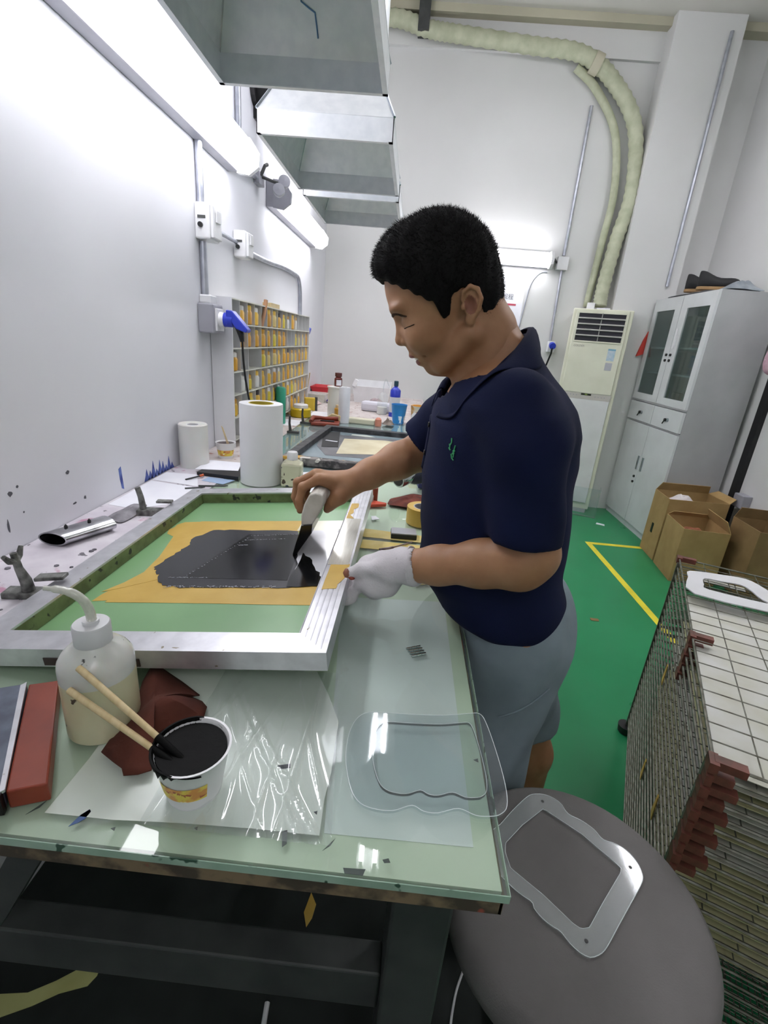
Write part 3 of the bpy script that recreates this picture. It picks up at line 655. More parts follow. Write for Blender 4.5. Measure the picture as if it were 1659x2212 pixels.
for i in range(40):
    x = random.uniform(-.79, -.64); y = random.uniform(.60, 1.08)
    if abs(x + .728) < .06 and y > .90: continue
    s = random.uniform(.002, .007); k.lathe([(s, 0), (s * .9, s * .35), (0, s * .5)], 6, o=(x, y, 0))
tag(k.obj('ink_crumbs', mat('dried_ink_crumb', '77747c', .8, col2='514e55', scale=90), loc=(0, 0, ZT)), 'crumbs of dried ink scattered over the stained ledge', 'crumbs', kind='stuff')

# ================================================================ ROLLS AND BOTTLES BEHIND THE SCREEN
t = thing('film_roll', 'large upright white roll of transfer film with a yellow core behind the screen', 'roll', (-.475, 1.55, ZT))
B().lathe([(.040, .0), (.070, .0), (.070, .262), (.069, .264), (.040, .264)], 48).obj('roll_body', mat('white_film_roll', 'd9d9db', .45, scale=4, col2='d2d2d5'), t, smooth=True)
B().lathe([(.040, .0), (.040, .2645), (.036, .2645), (.036, .0)], 40).obj('core', mat('yellow_core', 'b7a63a', .6, scale=20), t, smooth=True)
t = thing('film_roll', 'translucent white upright roll standing against the left wall', 'roll', (-.757, 1.66, ZT))
B().lathe([(.022, 0), (.050, 0), (.050, .152), (.047, .155), (.022, .152)], 36).obj('roll_body', mat('translucent_roll', 'dcdcd6', .4, scale=4, col2='d0d0cc', sss=.2), t, smooth=True)
B().lathe([(.022, 0), (.022, .152), (.019, .152), (.019, 0)], 24).obj('core', M['white_plastic'], t, smooth=True)
def inkcup(name, label, loc, r0, r1, h, inkm, group, band, sticks, fill=.8):
    t = thing(name, label, 'cup', loc, group=group)
    B().lathe([(0, 0), (r0, 0), (r0 + (r1 - r0) * .5, h * .5), (r1, h * .97), (r1 + .002, h), (r1 - .0005, h), (r1 - .002, h * .95), (r0 + (r1 - r0) * .5 - .0018, h * .5), (r0 - .002, .003), (0, .003)], 40).obj('cup_wall', M['cup'], t, smooth=True)
    f = fill; rf = r0 + (r1 - r0) * f - .0022
    B().lathe([(0, h * f), (rf * .5, h * f + .001), (rf, h * f + .002), (rf, h * f - .01), (0, h * f - .01)], 32).obj('ink', inkm, t, smooth=True)
    bb = B(); n = 26; vs = []; fs = []
    a0, a1, z0, z1 = band[:4]
    for i in range(n + 1):
        a = a0 + (a1 - a0) * i / n
        for z in (z0, z1):
            r = r0 + (r1 - r0) * z + .0006; vs.append((r * math.cos(a), r * math.sin(a), z * h))
    for i in range(n): fs.append((2 * i, 2 * i + 2, 2 * i + 3, 2 * i + 1))
    bb.add(vs, fs).obj('printed_band', band[4], t, smooth=True)
    return t
M['band'] = mat('yellow_orange_print', 'e8d35a', .5, col2='dd9a50', scale=60, lo=.45, hi=.55); spots(M['band'], 'b5603a', 110, .62, .03)
spots(M['band'], 'f3ecd8', 70, .64, .03, offset=(2, 5, 1))
M['brownink'] = mat('dark_brown_ink', '3a1d1c', .2)
t = inkcup('ink_cup', 'small white cup of dark brown ink with one thin stick, by the cubby shelf', (-.70, 1.815, ZT), .026, .037, .062, M['brownink'], 'white ink cups', (-2.7, .1, .18, .55, M['band']), 1, .9)
B().tube([(.01, .0, .045), (-.012, -.004, .125)], .0016, 6).obj('stick', M['wood_pale'], t)
B().tube([(.014, .004, .045), (-.006, -.01, .122)], .0016, 6).obj('stick', M['wood_pale'], t)
t = inkcup('ink_cup', 'white cup brimming with black ink in the foreground, two chopsticks in it', (-.197, .385, ZT), .0285, .0395, .062, M['cup_ink'], 'white ink cups', (-2.35, -.75, .28, .62, M['band']), 2, .90)
# black ink climbing the inside and smeared over the left rim
bb = B(); n = 60; vs = []; fs = []
for i in range(n + 1):
    a = .95 + (5.35 - .95) * i / n; e = min(1, 5 * i / n, 5 * (n - i) / n)
    drip = (.003 + .006 * abs(math.sin(i * .9)) + .003 * math.sin(i * 2.3)) * e if a > 2.6 else .0025 * e
    if a > 4.3: drip *= .6
    for (r, z) in ((.0362, .0530), (.0378, .0600 * e + .0560 * (1 - e)), (.0394, .0634 * e + .057 * (1 - e)), (.0414, .0632 * e + .057 * (1 - e)), (.0418 * e + .0375 * (1 - e), .0620 * e + .057 * (1 - e)), (.0402 * e + .037 * (1 - e), .0605 - max(drip, .0005))): vs.append((r * math.cos(a), r * math.sin(a), z))
for i in range(n):
    for k in range(5): fs.append((6 * i + k, 6 * i + 6 + k, 6 * i + 7 + k, 6 * i + 1 + k))
bb.add(vs, fs).obj('ink_smear', M['cup_ink'], t, smooth=True)
for i, (p0, p1, lab) in enumerate((((-.344, .428, .943), (-.208, .376, .888), 'upper bamboo chopstick resting in the cup of black ink'), ((-.350, .416, .921), (-.209, .368, .885), 'lower bamboo chopstick resting in the cup of black ink'))):
    P0, P1 = Vector(p0), Vector(p1); d = (P1 - P0)
    c = thing('chopstick', lab, 'chopstick', tuple(P0), group='chopsticks in the black ink cup')
    B().tube([(0, 0, 0), tuple(d * .80)], [.0040, .0034], 10).obj('shaft', M['wood_pale'], c, smooth=True)
    B().tube([tuple(d * .80), tuple(d * 1.06)], [.0042, .0034], 10)  .obj('inked_end', M['cup_ink'], c, smooth=True)
# wash bottle
WB = (-.347, .462, ZT)
t = thing('wash_bottle', 'large translucent wash bottle with bent spout at the left, half full of yellowish solvent', 'bottle', WB)
M['washb'] = mat('yellowish_polythene', 'd3cfae', .28, col2='cac59f', scale=5, sss=.15); spots(M['washb'], '4a4438', 60, .69, .02, 3)
M['washt'] = mat('translucent_polythene', 'd9dad4', .25, col2='cdcec8', scale=7, sss=.2); spots(M['washt'], '4a4a46', 60, .70, .02, 3)
B().lathe([(0, 0), (.038, 0), (.0415, .004), (.0415, .082)], 44).obj('bottle_body', M['washb'], t, smooth=True)
B().lathe([(.0415, .082), (.0415, .096), (.0405, .102), (.036, .110), (.028, .118), (.021, .123), (.0195, .126)], 44).obj('shoulder', M['washt'], t, smooth=True)
B().lathe([(.0198, .123), (.0205, .124), (.0205, .147), (.019, .149), (.0, .149)], 28).obj('cap', M['white_plastic'], t, smooth=True)
B().tube(catmull([(.002, 0, .145), (.0005, 0, .165), (-.004, -.001, .178), (-.014, -.002, .187), (-.028, -.003, .191), (-.045, -.006, .193)], 6), [.0055] * 13 + [.0052] * 8 + [.0045] * 6 + [.0028] * 4, 12).obj('spout', M['milky'], t, smooth=True)
B().lathe([(.009, .149), (.009, .153), (.0, .154)], 16).obj('spout_collar', M['white_plastic'], t, smooth=True)
# small square dropper bottle
t = thing('dropper_bottle', 'small square ink-speckled bottle beside the large white roll', 'bottle', (-.366, 1.535, ZT), rz=.1)
M['speck'] = mat('cream_speckled_bottle', 'd2d0b4', .4, scale=9); spots(M['speck'], '4a3a30', 55, .64, .02, 2); spots(M['speck'], '3d4658', 42, .67, .02, 2, offset=(4, 0, 2))
B().bx(-.034, .034, -.03, .03, 0, .080).obj('bottle_body', M['speck'], t, bevel=.007)
B().lathe([(.03, .079), (.024, .087), (.018, .09)], 24).obj('shoulder', M['speck'], t, smooth=True)
B().lathe([(.018, .088), (.018, .112), (.015, .116), (0, .116)], 20).obj('cap', M['white_plastic'], t, smooth=True)

# ================================================================ FOREGROUND TABLE THINGS
t = thing('rubber_squeegee', 'old red rubber squeegee with a grey side lying at the left table edge', 'squeegee', (-.415, .42, ZT))
A = [(-.433, .500), (-.464, .487), (-.372, .338), (-.338, .352)]
B().prism([(x + .415, y - .42) for x, y in A], .0, .024).obj('rubber_block', M['rubber_red'], t, bevel=.002)
A = [(-.466, .487), (-.520, .462), (-.432, .318), (-.374, .337)]
B().prism([(x + .415, y - .42) for x, y in A], .0, .026).obj('holder', mat('grey_blue_holder', '6d7686', .5, col2='4a5060', scale=22, bump=.1), t, bevel=.003)
A = [(-.469, .480), (-.466, .487), (-.372, .338), (-.375, .334)]
B().prism([(x + .415, y - .42) for x, y in A], .024, .0275).obj('edge_strip', M['alu'], t)
B().prism([(x + .415, y - .42) for x, y in [(-.432, .318), (-.374, .337), (-.372, .331), (-.432, .311)]], .0, .026).obj('dark_end', M['dark_plastic'], t)
# brown chamois
def cham(u, v):
    x = -.345 + .125 * u + .03 * v * (1 - u); y = .575 - .065 * u - .17 * v + .03 * math.sin(3 * u) - .02 * u * v
    x += .02 * math.sin(5 * v + 2) * .4; y += .012 * math.sin(7 * u + 3 * v)
    env = math.sin(PI * min(1, max(0, u)) ** .8) * math.sin(PI * v) ** .7
    z = .012 + .030 * env * (.55 + .45 * math.sin(9 * u + 7 * v)) + .008 * math.sin(17 * u - 5 * v) * env + .012 * math.exp(-((u - .45) ** 2) / .02) * math.sin(PI * v)
    return (x, y, max(z, .003))
outl = [(-.343, .565), (-.336, .571), (-.328, .567), (-.285, .542), (-.249, .519), (-.258, .514), (-.240, .506), (-.229, .496), (-.226, .480), (-.250, .462), (-.272, .440), (-.262, .415), (-.250, .393), (-.262, .386), (-.277, .383), (-.284, .392), (-.300, .400), (-.320, .411), (-.322, .440), (-.322, .468), (-.328, .505), (-.338, .535)]
def chamois():
    N = len(outl); cxx, cyy = -.287, .475; b = B(); rings = 9; vs = [(0, 0, .030)]; fs = []
    for r in range(1, rings + 1):
        q = r / rings
        for i, (px, py) in enumerate(outl):
            dx, dy = (px - cxx) * q, (py - cyy) * q
            fold = abs(math.sin(34 * (dx * .86 - dy * .5) + .6)); f2 = abs(math.sin(30 * (dx * .45 + dy * .9) + 1.2))
            z = .004 + (.026 * (1 - q ** 2.2)) * (.35 + .65 * fold) + .010 * (1 - q) * f2 + (.006 * math.sin(3 * i) ** 2 if r == rings else 0)
            vs.append((dx, dy, z))
    for i in range(N):
        j = (i + 1) % N; fs.append((0, 1 + i, 1 + j))
        for r in range(rings - 1): fs.append((1 + r * N + i, 1 + (r + 1) * N + i, 1 + (r + 1) * N + j, 1 + r * N + j))
    return b.add(vs, fs).obj('chamois_cloth', M['cloth_brown'], loc=(cxx, cyy, ZT), smooth=True, solid=.002)
tag(chamois(), 'crumpled dark brown chamois cloth between the wash bottle and the black ink cup', 'cloth')
# little magnets
t = thing('magnet_strip', 'small grid of shiny rod magnets on the glass near the table edge', 'magnets', (.053, .677, ZT), rz=.45)
for i in range(3):
    for j in range(4):
        B().cyl((-.0135 + i * .009, -.012 + j * .0068, .0022), (-.0055 + i * .009, -.012 + j * .0068, .0022), .0024, n=10).obj('rod', mat('nickel_rod', 'c8d2d0', .15, 1.0) if (i, j) == (0, 0) else bpy.data.materials['nickel_rod'], t, smooth=True)
# wrinkled film sheet and white sheet under it
tag(B().prism(wob([(-.335, .338), (-.049, .347), (-.052, .503), (-.10, .60), (-.335, .615)], 4, .003, 6), 0, .0004).obj('white_sheet', mat('white_backing_sheet', 'd5ded3', .25, scale=6), loc=(0, 0, ZT)), 'thin white backing sheet lying flat under the black ink cup', 'sheet')
rf = random.Random(9); FOLDS = [(rf.uniform(-.9, .9), rf.uniform(0, 1), rf.uniform(.003, .006), rf.uniform(.012, .03)) for _ in range(12)]
def filmz(u, v):
    x = -.235 + u * (.20 - .03 * v); y = .336 + v * .245 + .02 * u * v; z = .0010
    for (sl, c, h, w) in FOLDS: z += h * math.exp(-abs(u - c - sl * (v - .5)) / w) * (.4 + .6 * math.sin(PI * v))
    return (x, y, min(z, .011))
fo_ = B().grid(90, 60, filmz).obj('film_sheet', M['film'], loc=(0, 0, ZT + .0006), smooth='all')
if fo_.data.polygons[0].normal.z < 0: fo_.data.flip_normals()
tag(fo_, 'wrinkled clear plastic film lying to the right of the black ink cup', 'film')
# clear acrylic panel overhanging the table edge
out = catmull([(-.036, .460), (-.034, .490), (-.026, .512), (-.011, .523), (.021, .5255), (.057, .528), (.092, .532), (.126, .540), (.142, .542), (.149, .526), (.155, .48), (.158, .43), (.155, .402), (.146, .391), (.135, .387), (.118, .386), (.099, .392), (.076, .384), (.060, .384), (.047, .3895), (.027, .381), (.008, .380), (-.010, .385), (-.022, .400), (-.032, .43)], 4, True)
t = thing('acrylic_plate', 'clear scalloped acrylic panel overhanging the right table edge', 'panel', (.06, .46, ZT + .0005))
k = B()
inn = [(.06 + (x - .06) * .72 + .006, .462 + (y - .46) * .74) for x, y in out]
k.frame([(x - .06, y - .46) for x, y in out], [(x - .06, y - .46) for x, y in inn], 0, .004)
k.obj('border', M['acrylic'], t)
B().prism([(x - .06, y - .46) for x, y in inn], .0, .0034).obj('window', M['acrylic'], t)
k = B(); L = [(x - .06, y - .46, .0042) for x, y in out]; k.tube(L + [L[0]], .0004, 5); k.obj('bright_edge', M['edgew'] if 'edgew' in M else M.setdefault('edgew', mat('bright_acrylic_edge', 'e9eff0', .2)), t)
k = B(); L = [(x - .06, y - .46, .0042) for x, y in inn]; k.tube(L + [L[0]], .00022, 5); k.obj('window_edge', M['edgew'], t)
# yellow tape stuck on the table, block, tape roll, stick
for pts, lab in (([(-.095, 1.205), (.073, 1.19), (.072, 1.143), (-.095, 1.146)], 'pale yellow tape strip on the glass under the dark block'), ([(-.083, 1.128), (.09, 1.125), (.09, 1.073), (-.084, 1.074)], 'pale yellow tape strip on the glass nearer than the dark block'), ([(.046, .945), (.095, .958), (.092, .925), (.051, .906)], 'short yellow tape piece at the table edge under the forearm')):
    sheet(lab, wob(pts, 3, .0012), ZT + .0002, mat('pale_yellow_tape', 'd3c07a', .4, col2='c7b05c', scale=20, bump=.2, bscale=50) if 'pale_yellow_tape' not in bpy.data.materials else bpy.data.materials['pale_yellow_tape'], .0003, 'tape_strip', 'tape')
t = thing('sharpening_block', 'small dark block with a grey top on the yellow tape', 'block', (.022, 1.175, ZT + .0008), rz=.05)
B().bx(-.034, .034, -.022, .022, 0, .012).obj('block_base', M['dark_plastic'], t, bevel=.001); B().bx(-.033, .033, -.021, .021, .012, .015).obj('block_top', mat('grey_block_top', 'a3a3a8', .4, .3), t)
t = thing('tape_roll', 'roll of yellow masking tape partly hidden by the navy shirt', 'tape', (.075, 1.295, ZT))
B().lathe([(.030, 0), (.048, 0), (.048, .048), (.030, .048)], 40).obj('tape_body', M['tape_y'], t, smooth=True)
B().lathe([(.030, .0), (.030, .0482), (.027, .0482), (.027, 0)], 32).obj('core', M['greysheet'], t, smooth=True)
tag(B().tube(catmull([(-.035, 1.070, .003), (-.01, 1.085, .003), (.01, 1.10, .004), (.045, 1.135, .003)], 5), [.003] * 8 + [.0018] * 8, 8).obj('brush_stick', mat('grey_red_stick', '9a8a90', .6, col2='6b5558', scale=60), loc=(0, 0, ZT), smooth=True), 'thin ink-stained stick across the yellow tape by the gloved hand', 'stick')
tag(B().prism([(-.075, 1.30), (-.062, 1.305), (-.05, 1.285), (-.07, 1.27)], 0, .002).obj('paper_scrap', M['paper'], loc=(0, 0, ZT)), 'tiny white paper scrap beside the right rail of the screen', 'paper')
t = thing('scraper_knife', 'small red-tipped scraper half hidden behind the right rail', 'knife', (-.066, 1.40, ZT))
B().prism([(-.03, -.022), (.028, .0), (.03, .012), (-.02, .028)], 0, .010).obj('red_tip', mat('bright_red_plastic', 'c4472c', .5), t, bevel=.002)
B().box((-.03, .02, .013), (.034, .03, .026)).obj('grip', mat('pink_grey_plastic', 'b9a09c', .5), t, bevel=.004); B().cyl((-.012, .045, .0), (-.012, .045, .045), .011, n=14).obj('knob', M['rubber_red'], t, smooth=True)
rag('chamois_cloth', 'folded dark red cloth under the hair dryer nozzle', 'cloth', wob([(-.035, 1.41), (-.03, 1.47), (.05, 1.56), (.12, 1.53), (.10, 1.40), (.03, 1.395)], 3, .006), ZT, .016, mat('dark_red_cloth', '7a3a2c', .9, col2='4e241c', scale=20), 8, None)
# hot air gun
t = thing('hot_air_gun', 'dark hot air gun with a chrome nozzle lying on the red cloth', 'tool', (.025, 1.55, ZT + .06), rot=(0, .0, -.75))
B().lathe([(0, 0), (.028, 0), (.030, .004), (.030, .038), (.026, .05), (.023, .07)], 28).obj('nozzle', mat('chrome_nozzle', 'd4d4d6', .12, 1.0, col2='a5a5a8', scale=30, stretch=(1, 1, .2)), t, rot=(-PI / 2 + .18, 0, 0), loc=(0, -.05, 0), smooth=True)
B().lathe([(0, .0005), (.0225, 0), (.0225, -.002), (0, -.0022)], 24).obj('nozzle_mouth', mat('dark_mesh', '2b2a26', .7), t, rot=(-PI / 2 + .18, 0, 0), loc=(0, -.05, 0), smooth=True)
B().lathe([(.024, 0), (.034, .02), (.038, .07), (.036, .13), (.022, .15), (0, .152)], 24).obj('motor_body', mat('navy_tool_body', '2f3448', .4), t, rot=(-PI / 2 + .05, 0, 0), loc=(0, .005, .005), smooth=True)
B().tube([(0, .09, 0), (.04, .11, -.01), (.09, .125, -.025)], [.02, .018, .017], 14).obj('handle', mat('navy_tool_grip', '282a5a', .4), t, smooth=True)
for i, (x, y, dx, dy, h, col, lab) in enumerate(((.115, 1.80, .06, .045, .05, 'd8a92c', 'yellow block of wax on the blue glass just behind the belly'), (.05, 1.72, .035, .03, .024, 'd9a838', 'small yellow lump beside the hot air gun'), (.10, 1.66, .07, .05, .018, '3a3d74', 'dark blue tool case behind the hot air gun'))):
    tag(B().prism(wob([(-dx / 2, -dy / 2), (dx / 2, -dy / 2), (dx / 2, dy / 2), (-dx / 2, dy / 2)], 3, .004, i), 0, h).obj(('wax_block', 'wax_lump', 'tool_case')[i], mat(('yellow_wax', 'amber_wax', 'indigo_case')[i], col, .5), loc=(x, y, ZT), bevel=.003), lab, ('wax', 'wax', 'case')[i])
sheet('white sheets of paper on the table just behind the bare hand', [(-.385, 1.56), (-.37, 1.70), (-.20, 1.80), (-.17, 1.66), (-.20, 1.58)], ZT + .0003, M['paper'])
# ================================================================ SECOND SCREEN FRAME
s2 = thing('screen_frame', 'ink-crusted second screen frame with blue-grey mesh and a black film patch', 'screen frame', (-.475, 1.80, ZT + .001), rz=-.06)
M['crust'] = mat('ink_crusted_frame', '8f8a86', .6, .2, col2='3c3a3a', scale=26, lo=.42, hi=.6); spots(M['crust'], 'd0a040', 13, .60, .05, offset=(1, 2, 0)); spots(M['crust'], 'd8d4cc', 22, .64, .03)
M['crust_dark'] = mat('dark_crusted_frame', '4a4b4f', .5, .2, col2='232427', scale=26)
w2, l2 = .60, .78
B().bx(0, w2, 0, .04, 0, .03).obj('rail', M['crust'], s2, bevel=.002); B().bx(0, w2, l2 - .04, l2, 0, .03).obj('rail', M['crust_dark'], s2, bevel=.002)
B().bx(0, .036, .04, l2 - .04, 0, .03).obj('rail', M['crust_dark'], s2, bevel=.002); B().bx(w2 - .036, w2, .04, l2 - .04, 0, .03).obj('rail', M['crust'], s2, bevel=.002)
B().bx(.03, w2 - .03, .03, l2 - .03, .004, .005).obj('mesh', mat('blue_grey_mesh', '93a3aa', .25, col2='82929a', scale=6), s2)
def W2(x, y):
    dx, dy = x + .475, y - 1.80; c, s_ = math.cos(.06), math.sin(.06); return (dx * c - dy * s_, dx * s_ + dy * c)
def on2(nm, pts, z, m): B().prism([W2(*p_) for p_ in pts], z, z + .0006).obj(nm, m, s2)
on2('grey_ink', [(-.43, 2.45), (-.40, 2.15), (-.33, 1.98), (.06, 1.98), (.07, 2.42), (-.05, 2.45)], .0052, mat('grey_ink_residue', '77777a', .4, col2='54555a', scale=10))
on2('masking_film', [(-.30, 2.36), (-.10, 2.40), (.05, 2.36), (.05, 2.12), (-.29, 2.02)], .006, mat('pale_masking_film', 'd9d1b4', .5, col2='c8bd9a', scale=9))
on2('black_film', [(-.43, 2.50), (-.345, 2.52), (-.300, 2.15), (-.375, 2.13)], .0068, mat('black_film', '1a1a1d', .6))
on2('film_glint', [(-.383, 2.27), (-.378, 2.285), (-.320, 2.27), (-.322, 2.255)], .0076, M['paper'])
on2('paste_stroke', [(-.275, 2.49), (-.20, 2.50), (-.15, 2.465), (-.20, 2.45), (-.28, 2.465)], .006, mat('pale_paste', 'c9cfc8', .5))

# ================================================================ CUBBY SHELF WITH JARS
CY0, CY1, CZ0, CZ1 = 1.985, 3.475, .833, 1.43
cub = thing('cubby_shelf', 'white cubby shelf of many small pigeonholes standing against the left wall', 'shelf', (WX + .002, CY0, CZ0))
D = .088; NR, NC = 6, 15
B().bx(0, D, 0, .008, 0, CZ1 - CZ0).obj('side_panel', M['white_paint'], cub); B().bx(0, D, CY1 - CY0 - .008, CY1 - CY0, 0, CZ1 - CZ0).obj('side_panel', M['white_paint'], cub)
B().bx(0, .004, .008, CY1 - CY0 - .008, 0, CZ1 - CZ0).obj('back_panel', M['shelf_grey'], cub)
zr_ = [.030 + i * (CZ1 - CZ0 - .034) / NR for i in range(NR + 1)]
me0 = None
for i, z in enumerate(zr_):
    o = B().bx(.004, D, .008, CY1 - CY0 - .008, z - .002, z + .003).obj('shelf_board', M['shelf_grey'], cub)
yc_ = [.008 + k * (CY1 - CY0 - .016) / NC for k in range(NC + 1)]
div = B().bx(.004, D - .004, -.0014, .0014, .003, zr_[1] - zr_[0] - .002)
dm = None
for i in range(NR):
    for k in range(1, NC):
        if i == 3 and k in (3,): continue
        if dm is None: o = div.obj('divider', M['white_paint'], cub, loc=(0, yc_[k], zr_[i])); dm = o.data
        else:
            o = bpy.data.objects.new('divider', dm); COL.objects.link(o); o.parent = cub; o.location = (0, yc_[k], zr_[i])
B().bx(.03, .075, .60, .76, CZ1 - CZ0 - .004 + .004, CZ1 - CZ0 + .022).obj('wood_block', M['wood_pale'], None, loc=(WX + .002, CY0, CZ0))
o = [x for x in COL.objects if x.name == 'wood_block'][0]; tag(o, 'short pale wooden block lying on top of the cubby shelf', 'block')
tag(B().tube([(WX + .075, 2.42, 1.335), (WX + .085, 2.44, 1.40), (WX + .088, 2.455, 1.455)], [.011, .009, .010], 10).obj('wooden_brush', mat('tan_handle', 'b98a66', .6), smooth=True), 'tan wooden brush sticking up from the top row of the cubby shelf', 'brush')
jar_cols = [('amber', 'd8a22e'), ('yellow', 'e0b43c'), ('ochre', 'c9922e'), ('pale yellow', 'd9c27a'), ('white', 'dcdcd8'), ('lemon', 'd8c43a'), ('orange-yellow', 'dba83e')]
lid_cols = [('yellow', 'e2b94a'), ('white', 'e2e0dc'), ('amber', 'c8952e'), ('dark', '33282c')]
JM = [mat(n.replace(' ', '_').replace('-', '_') + '_jar', c, .3, scale=40, col2=None) for n, c in jar_cols]
LM = [mat(n + '_jar_lid', c, .35, scale=40) for n, c in lid_cols]
jb = B().lathe([(0, 0), (.034, 0), (.039, .004), (.040, .042), (.035, .050), (0, .050)], 14).mesh('jar_body')
jl = B().lathe([(0, .050), (.036, .050), (.036, .064), (.032, .067), (0, .067)], 14).mesh('jar_lid')
for me_ in (jb, jl): me_.polygons.foreach_set('use_smooth', [True] * len(me_.polygons)); me_.set_sharp_from_angle(angle=.7)
bodies = []; lids = []
for m_ in JM: q = jb.copy(); q.materials.append(m_); bodies.append(q)
for m_ in LM: q = jl.copy(); q.materials.append(m_); lids.append(q)
rows = ['bottom', 'fifth', 'fourth', 'third', 'second', 'top']
ords = ['first', 'second', 'third', 'fourth', 'fifth', 'sixth', 'seventh', 'eighth', 'ninth', 'tenth', 'eleventh', 'twelfth', 'thirteenth', 'fourteenth', 'fifteenth']
skip = {(5, 0), (5, 4), (5, 12), (5, 13), (4, 0), (4, 9), (4, 10), (3, 1), (3, 3), (2, 0), (3, 2), (1, 1), (2, 14), (5, 14)}
rj = random.Random(21)
for i in range(NR):
    for k in range(NC):
        if (i, k) in skip or (i < 2 and rj.random() < .25): continue
        a = rj.choices(range(7), [5, 5, 3, 2, 1.2, 2, 3])[0]; b_ = rj.choices(range(4), [5, 2, 4, .8])[0]
        sc = rj.uniform(.84, 1.04)
        t = thing('ink_jar', '%s jar with %s lid, %s row of the cubby shelf, %s from near end' % (jar_cols[a][0], lid_cols[b_][0], rows[i], ords[k]), 'jar',
                  (WX + .049, CY0 + (yc_[k] + yc_[k + 1]) / 2 + rj.uniform(-.006, .006), CZ0 + zr_[i] + .0032), rj.uniform(0, 6), 'ink jars in the cubby shelf')
        t.scale = (sc, sc, min(1.22, sc * 1.2))
        for nm, dta in (('jar_body', bodies[a]), ('lid', lids[b_])):
            o = bpy.data.objects.new(nm, dta); COL.objects.link(o); o.parent = t
t = thing('green_jar', 'teal green jar in the bottom rows of the cubby shelf', 'jar', (WX + .108, 2.66, .833))
B().lathe([(0, 0), (.026, 0), (.028, .004), (.028, .19), (.022, .2), (0, .2)], 16).obj('jar_body', mat('teal_plastic', '2f9a7c', .35), t, smooth=True)

# ================================================================ FAR TABLE THINGS
def bottle(name, label, loc, prof, m, capprof, capm, cat='bottle', group=None):
    t = thing(name, label, cat, loc, group=group)
    B().lathe(prof, 24).obj('bottle_body', m, t, smooth=True)
    if capprof: B().lathe(capprof, 20).obj('cap', capm, t, smooth=True)
    return t
bottle('ink_jar', 'squat yellow jar with a white lid beyond the large white roll', (-.655, 2.95, ZT), [(0, 0), (.058, 0), (.064, .006), (.064, .048), (.055, .055), (0, .055)], mat('mustard_ink_jar', 'c9ac1c', .25, scale=10), [(0, .055), (.044, .055), (.044, .074), (.04, .077), (0, .077)], M['white_plastic'], 'jar')
t = thing('wax_block', 'yellow wax block leaning behind the squat yellow jar', 'wax', (-.66, 3.24, ZT), rz=.3)
B().bx(-.035, .035, -.02, .02, 0, .085).obj('wax_body', mat('mustard_wax', 'c8ac34', .6), t, bevel=.004); B().bx(.036, .05, -.02, .02, 0, .09).obj('dark_side', M['steel_dark'], t)
t = thing('rubber_tray', 'reddish-brown flat leather tray on the table beyond the second screen', 'tray', (-.475, 2.75, ZT), rz=.1)
B().bx(-.07, .09, -.05, .06, 0, .018).obj('tray_base', M['rubber_red'], t, bevel=.004)
B().tube([(-.07, -.045, .02), (-.06, .0, .036), (-.02, .02, .034), (-.0, .045, .028), (.08, .055, .03)], [.012, .014, .010, .010, .012], 10).obj('tray_fold', M['rubber_red'], t, smooth=True)
B().prism([(-.02, -.005), (.06, -.012), (.062, .01), (-.01, .014)], .018, .024).obj('dark_inset', M['dark_plastic'], t)
t = thing('wood_wedge', 'pale half-round wooden piece behind the leather tray', 'wood', (-.445, 2.86, ZT))
B().prism([(-.05, 0), (.05, 0), (.055, .04), (.0, .05), (-.03, .03)], -.012, .012, 'y').obj('wedge_body', M['wood_pale'], t, bevel=.003)
bottle('ink_jar', 'amber jar with pale lid behind the slim white roll', (-.42, 3.02, ZT), [(0, 0), (.035, 0), (.037, .004), (.037, .06), (.03, .066), (0, .066)], mat('amber_far_jar', 'd39a34', .3, scale=20), [(0, .066), (.03, .066), (.03, .082), (0, .084)], mat('pale_orange_lid', 'e0c49a', .4), 'jar')
t = thing('film_roll', 'slim upright white roll on the far side of the second screen', 'roll', (-.378, 2.88, ZT))
B().lathe([(.02, 0), (.034, 0), (.034, .205), (.032, .208), (.02, .206)], 28).obj('roll_body', mat('slim_white_roll', 'dcdde4', .45, scale=5), t, smooth=True); B().lathe([(.02, .0), (.02, .206), (.016, .206), (.016, 0)], 20).obj('core', M['white_plastic'], t, smooth=True)
t = thing('film_roll', 'second white roll standing right behind the slim white roll with a brown bottle on it', 'roll', (-.46, 3.10, ZT))
B().lathe([(.02, 0), (.054, 0), (.054, .175), (.060, .178), (.060, .186), (.02, .188)], 32).obj('roll_body', mat('wide_white_roll', 'e0e0dc', .45, scale=5), t, smooth=True); B().lathe([(0, .0), (.02, 0), (.02, .187), (0, .187)], 20).obj('core', M['white_plastic'], t, smooth=True)
t = bottle('brown_bottle', 'little reddish-brown bottle with a white label standing on the second white roll', (-.452, 3.10, ZT + .189), [(0, 0), (.023, 0), (.025, .003), (.025, .048), (.016, .056), (.016, .062), (0, .062)], mat('reddish_brown_glass', '6a2f2c', .25), [(0, .06), (.022, .06), (.022, .082), (0, .084)], mat('brown_cap', '5f3230', .4))
bb = B(); vs = []; fs = []
for i in range(9):
    a = -1.9 + i * .17
    for z in (.006, .040): vs.append((.0256 * math.cos(a), .0256 * math.sin(a), z))
for i in range(8): fs.append((2 * i, 2 * i + 2, 2 * i + 3, 2 * i + 1))
bb.add(vs, fs).obj('paper_label', M['paper'], t)
t = thing('red_tray', 'bright red plastic tray on the far table in the back left corner', 'tray', (-.735, 4.10, ZT + .03))
